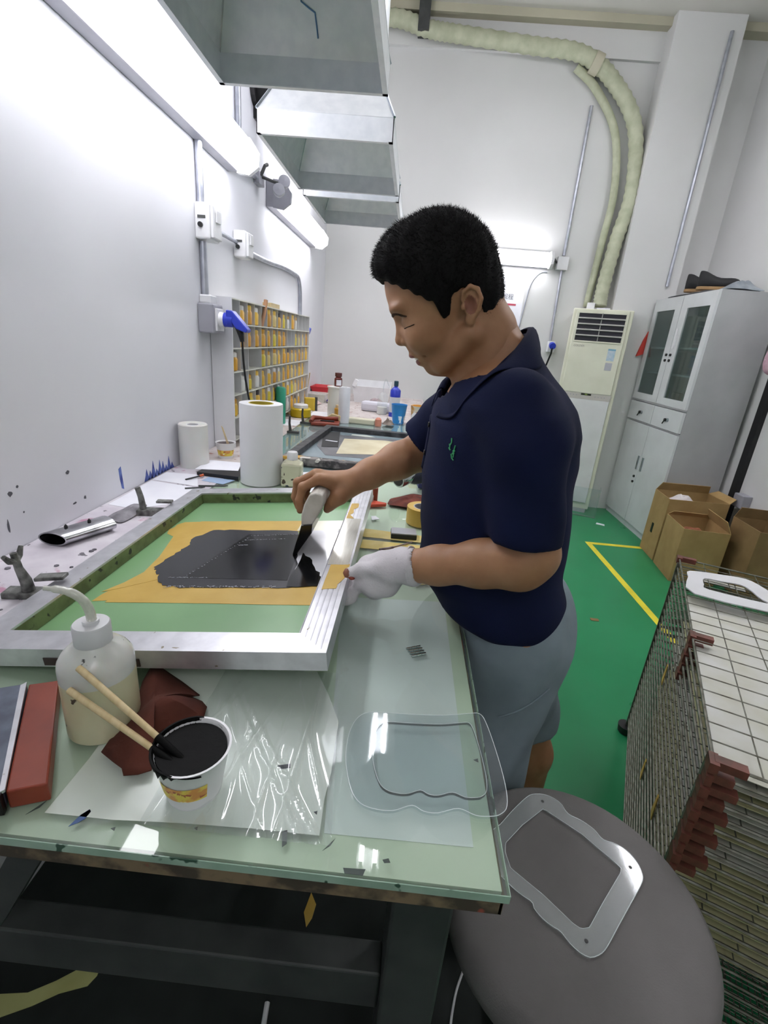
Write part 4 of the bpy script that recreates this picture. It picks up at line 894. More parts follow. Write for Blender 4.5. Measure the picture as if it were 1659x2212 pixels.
B().add([(-.055, -.09, 0), (.055, -.09, 0), (.055, .09, 0), (-.055, .09, 0), (-.075, -.115, .055), (.075, -.115, .055), (.075, .115, .055), (-.075, .115, .055)], [(0, 1, 2, 3), (0, 4, 5, 1), (1, 5, 6, 2), (2, 6, 7, 3), (3, 7, 4, 0)]).obj('tray_shell', mat('red_tray_plastic', 'c92a34', .35), t, solid=.004)
tag(B().bx(-.07, .07, -.11, .11, 0, .028).obj('paper_stack', M['paper'], loc=(-.735, 4.10, ZT), bevel=.002), 'stack of white paper under the red tray', 'paper')
t = thing('plastic_box', 'small clear plastic box in front of the red tray', 'box', (-.70, 3.74, ZT))
B().add([(-.06, -.08, 0), (.06, -.08, 0), (.06, .08, 0), (-.06, .08, 0), (-.07, -.09, .06), (.07, -.09, .06), (.07, .09, .06), (-.07, .09, .06)], [(0, 1, 2, 3), (0, 4, 5, 1), (1, 5, 6, 2), (2, 6, 7, 3), (3, 7, 4, 0)]).obj('box_shell', M['milky'], t, solid=.002)
B().prism(rrect(.145, .185, .01), .06, .063).obj('lid', M['milky'], t)
rag('purple_bundle', 'small purple plastic bundle beside the clear plastic box', 'bundle', wob([(-.05, -.05), (.05, -.05), (.06, .05), (-.05, .05)], 3, .008), ZT, .06, mat('purple_plastic', '3f3590', .4), 31, None).location = (-.575, 3.72, ZT)
rag('drop_cloth', 'pinkish crumpled rag on the far table near the left wall', 'cloth', wob([(-.75, 3.50), (-.66, 3.50), (-.64, 3.60), (-.74, 3.64)], 3, .01), ZT, .03, mat('pinkish_rag', 'c9b0ac', .9), 36, None)
t = thing('white_bin', 'white plastic bin tray at the back of the far table', 'bin', (-.30, 4.02, ZT))
B().add([(-.13, -.12, 0), (.13, -.12, 0), (.13, .12, 0), (-.13, .12, 0), (-.15, -.14, .13), (.15, -.14, .13), (.15, .14, .16), (-.15, .14, .16)], [(0, 1, 2, 3), (0, 4, 5, 1), (1, 5, 6, 2), (2, 6, 7, 3), (3, 7, 4, 0)]).obj('bin_shell', M['white_plastic'], t, solid=.005)
B().box((-.13, -.14, .15), (.03, .02, .06), rot=Euler((0, .4, 0))).obj('clip', M['white_plastic'], t, bevel=.003)
rag('pink_rag', 'grey-pink rag in front of the white bin', 'cloth', wob([(-.34, 3.66), (-.16, 3.70), (-.15, 3.78), (-.33, 3.76)], 3, .01), ZT, .05, mat('grey_pink_rag', 'b8a7a8', .9, col2='8a7c80', scale=14), 41, None)
tag(B().bx(-.15, .15, -.04, .04, 0, .07).obj('paper_bundle', mat('lilac_white_bundle', 'd3d2dc', .5), loc=(-.18, 3.45, ZT), rz=-.15, bevel=.02), 'long whitish wrapped bundle lying behind the slim white roll', 'bundle')
tag(B().bx(-.085, .085, -.03, .03, 0, .03).obj('foam_block', mat('cream_foam', 'd8d4bc', .7), loc=(-.27, 2.90, ZT), rz=-.1, bevel=.006), 'long cream foam block to the right of the slim white roll', 'foam')
bottle('glue_tube', 'little salmon-pink tube end at the right end of the cream foam block', (-.165, 2.86, ZT), [(0, 0), (.018, 0), (.02, .004), (.019, .04), (.010, .05), (0, .05)], mat('salmon_plastic', 'dc8f78', .5), None, None, 'tube')
rag('ink_rag', 'dirty crumpled rag in front of the blue cup', 'cloth', wob([(-.15, 2.88), (-.08, 2.86), (-.07, 2.93), (-.13, 2.95)], 3, .006), ZT, .035, mat('dirty_far_rag', '8c8078', .9, col2='5c524c', scale=22), 44, None)
t = bottle('blue_bottle', 'tall white bottle with a blue cap and blue shoulder behind the blue cup', (-.088, 3.30, ZT), [(0, 0), (.033, 0), (.035, .004), (.035, .135), (0, .135)], mat('white_bottle_body', 'cfd2d6', .4), [(0, .205), (.015, .205), (.015, .235), (.012, .238), (0, .238)], mat('dark_teal_cap', '2a4a58', .4))
B().lathe([(.0352, .132), (.0352, .175), (.022, .192), (.013, .197), (.013, .207), (0, .207)], 24).obj('blue_shoulder', mat('royal_blue_plastic', '2c3cb4', .35), t, smooth=True)
B().lathe([(.0353, .0), (.0356, .0), (.0356, .03), (.0353, .03)], 24).obj('blue_foot', bpy.data.materials['royal_blue_plastic'], t, smooth=True)
t = thing('wash_bottle', 'clear wash bottle with a thin curved spout beside the blue-capped bottle', 'bottle', (-.175, 3.36, ZT))
B().lathe([(0, 0), (.034, 0), (.036, .004), (.036, .12), (.02, .145), (.015, .15), (0, .15)], 24).obj('bottle_body', M['film'], t, smooth=True)
B().lathe([(.0, .002), (.034, .002), (.034, .05), (.0, .05)], 20).obj('liquid', mat('milky_liquid', 'd7d8d2', .3), t, smooth=True)
B().tube(catmull([(0, 0, .15), (0, 0, .19), (.005, 0, .22), (.015, 0, .235), (.035, 0, .195)], 5), .0035, 8).obj('spout', M['acrylic'], t, smooth=True)
M['bluecup'] = mat('blue_printed_cup', '2f8ad0', .35, scale=8, col2='2a7fc4'); spots(M['bluecup'], 'e6ecf2', 26, .56, .02, 2, (2.6, 2.6, .5))
t = thing('paper_cup', 'blue paper cup with white drip pattern on the far table', 'cup', (-.050, 3.03, ZT))
B().lathe([(0, 0), (.036, 0), (.042, .05), (.0425, .05), (.036, .0005), (0, .0005)], 28).obj('lower_wall', M['bluecup'], t, smooth=True)
B().lathe([(.042, .05), (.050, .114), (.052, .118), (.049, .117), (.040, .05)], 28).obj('upper_wall', mat('plain_blue_cup', '2f8ad0', .35), t, smooth=True)
M['orangecup'] = mat('orange_printed_cup', 'dba24a', .4, scale=9, col2='e4dccb', lo=.42, hi=.5); spots(M['orangecup'], 'b0562c', 24, .64, .02)
t = thing('paper_cup', 'white and orange paper cup with a round pale emblem, beside the blue cup', 'cup', (.080, 3.02, ZT))
B().lathe([(0, 0), (.046, 0), (.054, .085), (.058, .118), (.060, .121), (.057, .120), (.044, .001), (0, .001)], 28).obj('cup_wall', M['orangecup'], t, smooth=True)
B().lathe([(0, 0), (.026, 0), (.026, .0015), (0, .002)], 20).obj('round_emblem', M['cup'], t, rot=(PI / 2 + -.08, 0, -.5), loc=(-.026, -.047, .058))
B().lathe([(0, 0), (.008, 0), (.008, .001), (0, .001)], 12).obj('emblem_dot', mat('red_emblem', 'b0403a', .5), t, rot=(PI / 2 - .08, 0, -.5), loc=(-.0275, -.0492, .053))
sheet('white paper at the far end of the ledge beside the squat yellow jar', [(-.73, 2.60), (-.61, 2.62), (-.60, 2.80), (-.74, 2.82)], ZT + .0003, M['paper'])
sheet('white sheet on the far table behind the leather tray', [(-.63, 3.02), (-.46, 3.05), (-.46, 3.2), (-.62, 3.22)], ZT + .0003, M['paper'])
for (y, lab) in ((2.42, 'dark bent hook bracket on the ledge beside the second screen'), (2.72, 'thin upright dark clamp at the far left corner of the second screen')):
    t = thing('hinge_clamp', lab, 'clamp', (-.575, y, ZT)); B().bx(-.03, .03, -.012, .012, 0, .01).obj('base_plate', M['steel_dark'], t); B().tube([(-.015, 0, .01), (-.02, 0, .05), (-.018, 0, .085)], [.008, .006, .005], 8).obj('bolt', M['steel_dark'], t, smooth=True)
t = B().tube([(WX + .02, 3.75, .84), (WX + .075, 3.60, 1.05)], .004, 6).obj('wooden_stick', M['wood_pale'], smooth=True); tag(t, 'thin pale stick leaning at the far end of the cubby shelf', 'stick')
tag(B().bx(-.015, .015, -.16, .16, 0, .006).obj('wooden_ruler', M['wood_pale'], loc=(-.70, 3.15, ZT + .0003), rz=-.35), 'pale wooden ruler lying on the far ledge', 'ruler')

# ================================================================ AIR CONDITIONER
ac = thing('air_conditioner', 'tall cream floor-standing air conditioner in the back corner', 'air conditioner', (1.70, 4.13, 0), rz=-math.radians(20))
# local: x from -.452 (left) to 0 (right), front face y=0, body behind
B().bx(-.452, .0, .012, .27, .03, 1.69).obj('body', M['ac_cream'], ac, bevel=.008)
B().bx(-.425, -.030, -.006, .012, 1.035, 1.685).obj('upper_panel', M['ac_cream'], ac, bevel=.004)
B().bx(-.425, -.030, -.004, .012, .09, .985).obj('lower_panel', M['ac_white'], ac, bevel=.004)
B().bx(-.43, -.025, -.004, .012, .985, 1.035).obj('control_strip', mat('greyish_control_strip', 'bdb9b2', .5, scale=8), ac)
B().bx(-.43, -.02, .0, .26, 0, .03).obj('plinth', M['greysheet'], ac)
B().bx(-.40, -.05, -.0075, -.004, 1.445, 1.66).obj('outlet', mat('dark_outlet', '1b1a24', .6), ac)
for i in range(1, 5): B().box((-.225, -.011, 1.445 + i * .043), (.35, .012, .010), rot=Euler((-.3, 0, 0))).obj('louvre', mat('grey_louvre', 'a2a29c', .5) if i == 1 else bpy.data.materials['grey_louvre'], ac)
B().bx(-.228, -.222, -.014, -.006, 1.445, 1.66).obj('louvre_bar', bpy.data.materials['grey_louvre'], ac)
for (x0, x1, z0, z1) in ((-.40, -.05, 1.655, 1.668), (-.40, -.05, 1.437, 1.447)): B().bx(x0, x1, -.012, -.004, z0, z1).obj('outlet_frame', M['ac_cream'], ac)
B().bx(-.26, -.18, -.006, -.003, 1.018, 1.033).obj('display', mat('dark_display', '22281a', .3), ac)
B().bx(-.23, -.21, -.0066, -.005, 1.020, 1.031).obj('display_digits', mat('olive_digits', '7d8a48', .5), ac)
k = B()
for i in range(5): k.bx(-.395 + i * .024, -.387 + i * .024, -.0055, -.003, 1.012, 1.018)
for i in range(4): k.bx(-.15 + i * .024, -.142 + i * .024, -.0055, -.003, 1.008, 1.014)
tag(k.obj('control_mark', M['grey_plastic'], ac), kind='stuff')
B().bx(-.127, -.070, -.0075, -.005, 1.305, 1.395).obj('blue_label', mat('pale_blue_sticker', '9fbccb', .5, col2='c4ccd4', scale=50), ac)
B().bx(-.127, -.070, -.0078, -.006, 1.385, 1.397).obj('label_header', mat('blue_sticker_header', '6fa4c0', .5), ac)
B().bx(-.126, -.074, -.0075, -.005, 1.230, 1.290).obj('grey_label', mat('grey_sticker', 'b0b0b8', .5), ac)
text('faded_logo', 'COLDER', .022, mat('faded_grey_print', 'a3a39a', .6), ac, (-.355, -.0066, 1.405), (PI / 2, 0, 0))
B().bx(-.28, -.18, .02, .10, 1.69, 1.70).obj('top_paper', M['paper'], ac)
B().bx(-.36, -.30, .06, .11, 1.69, 1.74).obj('top_block', M['white_plastic'], ac, bevel=.004)
t = thing('acrylic_box', 'clear acrylic sheet box standing on the floor against the air conditioner', 'box', (1.64, 4.03, 0), rz=-math.radians(20))
B().bx(-.20, .09, -.004, .0, 0.0, .26).obj('front_sheet', M['acrylic'], t); B().bx(.082, .09, -.0, .10, 0, .26).obj('side_sheet', M['acrylic'], t); B().bx(-.2, .09, 0, .03, 0, .004).obj('bottom_sheet', M['acrylic'], t)
tag(B().prism(wob([(-.03, -.02), (.04, -.015), (.035, .02), (-.03, .02)], 2, .004), 0, .002).obj('paper_scrap', M['paper'], loc=(1.72, 3.86, 0), rz=-.5), 'white scrap of paper on the green floor by the cabinet corner', 'paper')

# ================================================================ TALL CABINET
CX, Y0c, Y1c = 1.94, 3.46, 4.305
cab_ = thing('tall_cabinet', 'tall light grey steel cabinet with glass upper doors and two small drawers', 'cabinet', (CX, Y0c, 0))
W, H, DP = Y1c - Y0c, 1.80, .385
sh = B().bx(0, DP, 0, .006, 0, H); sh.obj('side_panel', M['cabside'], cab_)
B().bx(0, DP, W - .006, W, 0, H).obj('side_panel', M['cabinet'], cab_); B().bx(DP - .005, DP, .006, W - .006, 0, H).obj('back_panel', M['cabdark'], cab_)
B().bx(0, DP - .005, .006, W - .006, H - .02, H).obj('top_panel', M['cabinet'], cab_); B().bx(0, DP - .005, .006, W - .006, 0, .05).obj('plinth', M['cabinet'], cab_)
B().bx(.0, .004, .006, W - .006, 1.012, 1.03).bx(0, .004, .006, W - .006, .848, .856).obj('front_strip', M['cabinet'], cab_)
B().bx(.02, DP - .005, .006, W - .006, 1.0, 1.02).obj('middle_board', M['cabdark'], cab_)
for z in (1.24, 1.43): B().bx(.03, DP - .005, .006, W - .006, z, z + .012).obj('inner_shelf', M['white_plastic'], cab_)
half = W / 2
def door(y0, y1, z0, z1, glazed, keyside):
    if glazed:
        g0, g1, h0, h1 = (y0 + .085, y1 - .055, z0 + .052, z1 - .09) if keyside < 0 else (y0 + .055, y1 - .085, z0 + .052, z1 - .09)
        d = B()
        loop_o = [(y0, z0), (y1, z0), (y1, z1), (y0, z1)]; loop_i = [(g0, h0), (g1, h0), (g1, h1), (g0, h1)]
        d.frame(loop_o, loop_i, -.018, 0)
        o = d.obj('door', M['cabinet'], cab_); o.data.transform(Matrix(((0, 0, 1, 0), (1, 0, 0, 0), (0, 1, 0, 0), (0, 0, 0, 1))))
        B().bx(-.010, -.007, g0 - .004, g1 + .004, h0 - .004, h1 + .004).obj('pane', M['cabglass'], o)
    else:
        o = B().bx(-.018, 0, y0, y1, z0, z1).obj('door', M['cabinet'], cab_, bevel=.002)
    ky = y0 + .028 if keyside < 0 else y1 - .028
    if glazed:
        if keyside > 0: B().bx(-.024, -.018, ky - .014, ky + .010, 1.43, 1.57).obj('handle', M['white_plastic'], o)
        for dz in (1.385, 1.345): B().cyl((-.027, ky, dz), (-.018, ky, dz), .010, n=12).obj('lock', M['dark_plastic'], o)
    return o
door(.003, half - .002, 1.028, H - .004, True, 1)     # nearer door
door(half + .002, W - .003, 1.028, H - .004, True, -1)
for (y0, y1) in ((.004, half - .003), (half + .003, W - .004)):
    o = B().bx(-.020, 0, y0, y1, .862, 1.008).obj('drawer', M['cabinet'], cab_, bevel=.002)
    ym_ = (y0 + y1) / 2
    B().cyl((-.03, ym_, .93), (-.02, ym_, .93), .012, n=14).obj('lock', M['dark_plastic'], o)
    B().tube([(-.03, ym_, .925), (-.034, ym_ + .01, .90)], .004, 6).obj('key', M['dark_plastic'], o)
    B().cyl((-.024, ym_ - .03, .932), (-.02, ym_ - .03, .932), .014, n=12).obj('label_plate', M['galv2'], o)
o1 = door(.003, half - .002, .055, .846, False, 1); o2 = door(half + .002, W - .003, .055, .846, False, -1)
B().bx(-.023, -.017, half - .055, half - .030, .49, .60).obj('handle', M['galv2'], o1); B().bx(-.023, -.017, half + .022, half + .045, .49, .60).obj('handle', M['galv2'], o2)
for dz in (.43, .385): B().cyl((-.028, half + .03, dz), (-.018, half + .03, dz), .010, n=12).obj('lock', M['dark_plastic'], o2)
# things inside behind the glass
t = thing('plastic_bottle', 'green and white bottle on the lowest shelf behind the far glass door', 'bottle', (CX + .10, Y0c + .60, 1.0205))
B().lathe([(0, 0), (.045, 0), (.048, .004), (.048, .11), (.02, .14), (0, .14)], 20).obj('bottle_body', mat('lime_bottle', '8fc07a', .4), t, smooth=True); B().lathe([(0, .14), (.018, .14), (.018, .165), (0, .167)], 16).obj('cap', M['white_plastic'], t, smooth=True)
tag(B().bx(-.06, .06, -.07, .07, 0, .16).obj('carton', M['greysheet'], loc=(CX + .13, Y0c + .65, 1.2525)), 'grey carton on the middle shelf behind the far glass door', 'box')
tag(B().bx(-.06, .06, -.10, .10, 0, .05).obj('pink_folder', mat('pink_folder', 'd8b4b0', .6), loc=(CX + .11, Y0c + .17, 1.4425)), 'pale pink folder on the upper shelf behind the near glass door', 'folder')
tag(B().bx(-.05, .05, -.06, .06, 0, .12).obj('carton', mat('teal_grey_carton', '6b8078', .6), loc=(CX + .13, Y0c + .20, 1.0205)), 'teal-grey carton at the bottom behind the near glass door', 'box')
tag(B().bx(-.05, .05, -.05, .05, 0, .10).obj('carton', mat('brown_carton', '6d5548', .6), loc=(CX + .12, Y0c + .34, 1.0205)), 'brown carton at the bottom behind the near glass door', 'box')
# on top: newspaper, shoes, grey bag
rag('newspaper', 'folded newspaper hanging over the cabinet top edge under the black shoes', 'paper', wob([(CX - .015, Y0c + .10), (CX - .02, Y0c + .72), (CX + .20, Y0c + .74), (CX + .22, Y0c + .12)], 4, .01), H, .012, mat('newsprint', 'c9c9cc', .8, col2='a9aab4', scale=30), 51, None)
def shoe(y, rz, label):
    s = thing('shoe', label, 'shoe', (CX + .12, y, H + .030), rz, 'pair of black shoes'); s.scale = (1.05, 1.1, 1.25)
    n = 16; rings = []
    data = [(-.12, .022, .03, .005), (-.105, .034, .055, .0), (-.06, .040, .062, 0), (.0, .038, .055, 0), (.05, .036, .075, 0), (.09, .034, .095, 0), (.115, .028, .095, 0), (.125, .014, .085, .01)]
    b = B(); vs = []; fs = []
    for (x, hw, hh, z0) in data:
        for k in range(n):
            a = 2 * PI * k / n; vs.append((x, hw * math.cos(a), z0 + hh * (.5 + .5 * math.sin(a))))
    for i in range(len(data) - 1):
        for k in range(n): fs.append((i * n + k, i * n + (k + 1) % n, (i + 1) * n + (k + 1) % n, (i + 1) * n + k))
    fs += [tuple(range(n)), tuple((len(data) - 1) * n + k for k in range(n))]
    b.add(vs, fs).obj('upper', mat('black_shoe_fabric', '131316', .7) if 'black_shoe_fabric' not in bpy.data.materials else bpy.data.materials['black_shoe_fabric'], s, smooth='all', sub=1)
    B().prism(rrect(.25, .074, .034), -.004, .012).obj('sole', mat('tan_sole', '9a7a52', .7) if 'tan_sole' not in bpy.data.materials else bpy.data.materials['tan_sole'], s, bevel=.003)
    return s
shoe(Y0c + .44, PI - .5, 'left one of the black shoes lying on the cabinet top'); shoe(Y0c + .28, PI - .45, 'right one of the black shoes lying on the cabinet top')
rag('grey_bag', 'flat grey plastic bag on the cabinet top behind the shoes', 'bag', wob([(CX + .03, Y0c + .02), (CX + .28, Y0c + .02), (CX + .30, Y0c + .18), (CX + .05, Y0c + .19)], 4, .01), H, .055, mat('grey_bag', '8f969c', .6, col2='70777e', scale=12), 55, None)
t = B().prism([(0, 0), (.05, .02), (.055, .20), (.03, .13)], -.010, .010, 'y').obj('red_pennant', mat('red_cloth', 'c0392f', .7), loc=(1.905, 4.29 - .02, 1.36)); t.location = (1.872, 4.3175, 1.36); tag(t, 'small red pennant hanging on the column beside the cabinet', 'pennant')
# black strip put in for the shaded gap and pink bag on the right wall
tag(B().bx(XR - .03, XR, 3.30, 3.36, .0, 1.9).obj('dark_gap_strip', M['dark_plastic']), 'black vertical strip painting the shaded gap on the right wall beside the cabinet', 'strip')
tag(B().bx(XR - .06, XR, 3.16, 3.26, .44, .53).obj('grey_outlet', M['grey_plastic'], bevel=.005), 'grey outlet box low on the right wall behind the cartons', 'socket')
bb = B(); n = 14; prof = [(0, .02, .02), (.03, .055, .06), (.10, .06, .085), (.20, .05, .075), (.28, .03, .045), (.32, .012, .02)]
vs = []; fs = []
for (z, rx, ry) in prof:
    for k in range(n):
        a = 2 * PI * k / n; q = 1 + .15 * math.sin(3 * a + z * 20); vs.append((rx * q * math.cos(a), ry * q * math.sin(a), z))
for i in range(len(prof) - 1):
    for k in range(n): fs.append((i * n + k, i * n + (k + 1) % n, (i + 1) * n + (k + 1) % n, (i + 1) * n + k))
fs += [tuple(range(n)), tuple(5 * n + k for k in range(n))]
t = thing('cloth_bag', 'pink patterned cloth bag hanging on the right wall', 'bag', (XR - .085, 3.26, 1.30))
M['pinkcloth'] = mat('pink_patterned_cloth', 'd9b8c4', .9, col2='c79aac', scale=26); spots(M['pinkcloth'], 'efe4e8', 34, .6, .03)
bb.add(vs, fs).obj('bag_body', M['pinkcloth'], t, smooth='all', sub=1); B().tube([(0, 0, .31), (.05, 0, .36), (.08, 0, .38)], .006, 8).obj('strap', M['pinkcloth'], t, smooth=True)

# ================================================================ CARDBOARD BOXES
def carton(label, base, h, m, flaps, contents=None, slot=None):
    """base: four floor points, counter-clockwise"""
    t = thing('cardboard_box', label, 'box', (sum(p[0] for p in base) / 4, sum(p[1] for p in base) / 4, 0), group='cardboard boxes beside the cabinet')
    o = Vector(t.location); L = [(p[0] - o.x, p[1] - o.y) for p in base]
    for i in range(4):
        a, b_ = L[i], L[(i + 1) % 4]
        B().add([(a[0], a[1], .001), (b_[0], b_[1], .001), (b_[0], b_[1], h), (a[0], a[1], h)], [(0, 1, 2, 3)]).obj('wall', m, t, solid=.005)
    B().prism(L, .001, .006).obj('bottom', m, t)
    for (i, out_, up, frac) in flaps:
        a, b_ = Vector((*L[i], h)), Vector((*L[(i + 1) % 4], h)); nrm = Vector(((b_ - a).y, -(b_ - a).x, 0)).normalized()
        d = nrm * out_ + Vector((0, 0, up))
        B().add([a, b_, b_ + d - (b_ - a) * frac, a + d + (b_ - a) * frac], [(0, 1, 2, 3)]).obj('flap', m, t, solid=.004)
    if slot:
        i, q, z = slot; a, b_ = Vector((*L[i], 0)), Vector((*L[(i + 1) % 4], 0)); c = a.lerp(b_, q); nrm = Vector(((b_ - a).y, -(b_ - a).x, 0)).normalized(); ang = math.atan2((b_ - a).y, (b_ - a).x)
        B().box((c.x + nrm.x * .003, c.y + nrm.y * .003, z), (.03, .003, .07), rz=ang).obj('hand_slot', M['dark_plastic'], t)
    return t
carton('taller open cardboard box against the side of the cabinet', [(1.84, 3.18), (2.24, 3.18), (2.24, 3.43), (1.865, 3.43)], .46, M['card'], [(1, .05, .03, .1), (2, -.03, .06, .05)], slot=(3, .45, .20))
carton('lower open cardboard box with orange contents in front of the taller box', [(1.795, 2.86), (2.06, 2.83), (2.10, 3.13), (1.835, 3.15)], .365, M['card'], [(1, -.03, .07, .06), (2, -.02, .03, .1)])
carton('dark brown cardboard box at the right edge behind the drying rack', [(2.13, 2.70), (2.335, 2.66), (2.34, 2.95), (2.15, 2.98)], .44, M['card2'], [(2, -.02, .07, .08)])
rag('orange_lining', 'crumpled orange-brown wrapping inside the lower open cardboard box', 'wrapping', wob([(1.82, 2.88), (2.04, 2.86), (2.07, 3.11), (1.855, 3.12)], 3, .006), .27, .05, mat('orange_wrapping', '9a5c3c', .8, col2='6d3c28', scale=12), 61, None)
rag('white_lining', 'crumpled white paper in the top of the taller open cardboard box', 'paper', wob([(1.88, 3.20), (2.10, 3.20), (2.10, 3.38), (1.90, 3.40)], 3, .008), .38, .07, mat('white_lining', 'd6cfcf', .8), 63, None)

# ================================================================ PRINT DRYING RACK
RK = math.radians(24.6)
rk = thing('drying_rack', 'wire print drying rack of many stacked trays at the right edge', 'rack', (.55, .622, 0), rz=-RK)
TW, TL = .62, .95
tb = B(); cyl = lambda p0, p1, r: tb.tube([p0, p1], r, 5, cap=False)
for x in (0, TW): cyl((x, 0, 0), (x, TL, 0), .0028)
for y in (0, TL): cyl((0, y, 0), (TW, y, 0), .0028)
for i in range(1, 19): cyl((0, TL * i / 19, .0025), (TW, TL * i / 19, .0025), .0013)
for i in range(1, 9): cyl((TW * i / 9, 0, -.001), (TW * i / 9, TL, -.001), .0013)
tm = tb.mesh('tray_wires'); tm.materials.append(M['wire'])
bm_ = B().box((.024, .002, -.001), (.046, .018, .015)).box((.0, .0, -.004), (.014, .03, .02)).mesh('corner_bracket'); bm_.materials.append(M['bracket'])
NZ = 26; pitch = .0262
for i in range(NZ):
    z = .72 - i * pitch
    o = bpy.data.objects.new('wire_tray', tm); COL.objects.link(o); o.parent = rk; o.location = (0, 0, z); tag(o, kind='stuff')
    for (y, sx) in ((0, 1 - .25 * (i % 2)), (.42, .9 if i % 2 == 0 else .6), (TL, 1)):
        if i >= (10 if y == 0 else 5 if y < .5 else 1): continue
        c = bpy.data.objects.new('corner_bracket', bm_); COL.objects.link(c); c.parent = rk; c.location = (0, y, z); c.scale = (sx, 1, 1)
for (x, y) in ((0, .02), (0, TL - .02), (TW, .02), (TW, TL - .02)):
    B().bx(x - .005, x + .005, y - .005, y + .005, .035, .71).obj('post', M['wire'], rk)
    B().lathe([(0, -.03), (.026, -.028), (.03, 0), (.026, .0), (0, 0)], 16, o=(0, 0, 0)).obj('caster', M['dark_plastic'], rk, loc=(x, y, .0315), smooth=True)
def rackpt(x, y, z):
    c, s_ = math.cos(-RK), math.sin(-RK); return (.55 + x * c - y * s_, .622 + x * s_ + y * c, z)
M['dirty_white'] = mat('dirty_white_print', 'd4d4d0', .5, col2='c2c1b0', scale=8)
M['dirty_yellow'] = mat('yellowish_print', 'c9c6a0', .55, col2='b8b488', scale=8)
lv = ['top tray', 'second tray', 'third tray', 'fourth tray', 'fifth tray', 'sixth tray', 'seventh tray', 'eighth tray', 'ninth tray', 'tenth tray', 'eleventh tray', 'twelfth tray', 'thirteenth tray', 'fourteenth tray', 'fifteenth tray', 'sixteenth tray']
for i in range(16):  # lower sheets added to hide the floor where the rack front is shaded
    z = .72 - (i + 1) * pitch + .0045
    o = B().prism([(.012, .012), (TW - .02, .012), (TW - .02, .70 - .02 * (i % 3)), (.012 + .02 * (i % 2), .70 - .03 * (i % 3))], 0, .0012).obj('printed_sheet', M['dirty_white'] if i < 8 and i % 3 != 2 else M['dirty_yellow'], loc=rackpt(0, 0, z), rz=-RK)
    tag(o, 'white printed sheet drying on the %s of the rack, counted from above' % lv[i], 'sheet', 'sheets drying in the rack')
# printed frame panel at the far end
out = catmull([(.012, .78), (.02, .83), (.10, .86), (.17, .875), (.205, .84), (.225, .80), (.245, .74), (.25, .68), (.02, .66)], 3, True)
inn = catmull([(.05, .745), (.055, .795), (.10, .805), (.15, .815), (.170, .79), (.18, .76), (.19, .74), (.195, .72), (.06, .715)], 3, True)
o = B().frame(out, inn, 0, .003).obj('acrylic_plate', mat('white_edged_frame', 'd8d8da', .4), loc=rackpt(0, 0, .7262), rz=-RK); tag(o, 'white printed plate with a cut-out lying at the far end of the drying rack', 'plate')
for i, (x, y, dx, dy) in enumerate(((.13, .905, .11, .04), (.13, .955, .12, .03))):
    o = B().bx(-dx / 2, dx / 2, -dy / 2, dy / 2, 0, .002).obj('paper_strip', M['dirty_white'], loc=rackpt(x, min(y, .925), .6995 - .026 * i), rz=-RK); tag(o, ('white paper strip under the far wires of the drying rack', 'second white strip lower at the far end of the drying rack')[i], 'paper')
# scraps of amber tape stuck to the rack side
for i, (y, z) in enumerate(((.20, .40), (.55, .52), (.42, .30))):
    o = B().prism([(-.012, -.03), (.012, -.026), (.004, .03), (-.006, .028)], -.001, .001, 'x').obj('amber_scrap', M['tape_y'], loc=rackpt(-.005, y, z), rz=-RK); tag(o, ('amber tape scrap on the near part of the drying rack side', 'amber tape scrap high on the far part of the drying rack side', 'amber tape scrap low in the middle of the drying rack side')[i], 'tape')

# ================================================================ STOOL, FRAME ON IT, FLOOR SCRAPS
st = thing('round_stool', 'large round grey upholstered stool in the right foreground', 'stool', (.315, .485, 0))
R0 = .19
B().lathe([(0, .515), (R0 - .012, .515), (R0 - .002, .525), (R0, .545), (R0 - .003, .566), (R0 - .014, .577), (R0 - .04, .580), (R0 * .5, .581), (0, .581)], 64).obj('seat', M['stool'], st, smooth='all')
B().cyl((0, 0, .06), (0, 0, .515), .025, n=18).obj('column', M['steel_dark'], st, smooth=True)
for i in range(5):
    a = 2 * PI * i / 5 + .3; B().tube([(.0, 0, .08), (.10 * math.cos(a), .10 * math.sin(a), .065), (.20 * math.cos(a), .20 * math.sin(a), .03)], [.02, .016, .014], 10).obj('leg', M['steel_dark'], st, smooth=True)
# acrylic frame lying on the stool
FO = [(.190, .520), (.196, .556), (.218, .576), (.242, .602), (.272, .631), (.289, .641), (.314, .641), (.333, .628), (.339, .610), (.36, .599), (.376, .585), (.384, .570), (.403, .565), (.418, .554), (.426, .536), (.425, .517), (.416, .504), (.389, .476), (.358, .444), (.333, .418), (.321, .409), (.306, .404), (.294, .408), (.283, .418), (.275, .43), (.265, .435), (.253, .444), (.245, .455), (.244, .463), (.232, .47), (.219, .48), (.200, .50)]
FI = [(.218, .53), (.221, .545), (.255, .579), (.299, .614), (.352, .575), (.396, .527), (.392, .519), (.349, .474), (.317, .439), (.305, .436), (.296, .441), (.263, .474), (.222, .507)]
FC = (.312, .522)
def radial(poly, n=120):
    out = []
    for k in range(n):
        a = 2 * PI * k / n; dx, dy = math.cos(a), math.sin(a); best = None
        for i in range(len(poly)):
            (x1, y1), (x2, y2) = poly[i], poly[(i + 1) % len(poly)]; x1 -= FC[0]; x2 -= FC[0]; y1 -= FC[1]; y2 -= FC[1]
            den = dx * (y2 - y1) - dy * (x2 - x1)
            if abs(den) < 1e-12: continue
            tt = (x1 * (y2 - y1) - y1 * (x2 - x1)) / den; uu = (x1 * dy - y1 * dx) / den
            if tt > 0 and -1e-9 <= uu <= 1 + 1e-9: best = tt if best is None else max(best, tt)
        out.append((dx * best, dy * best))
    return out
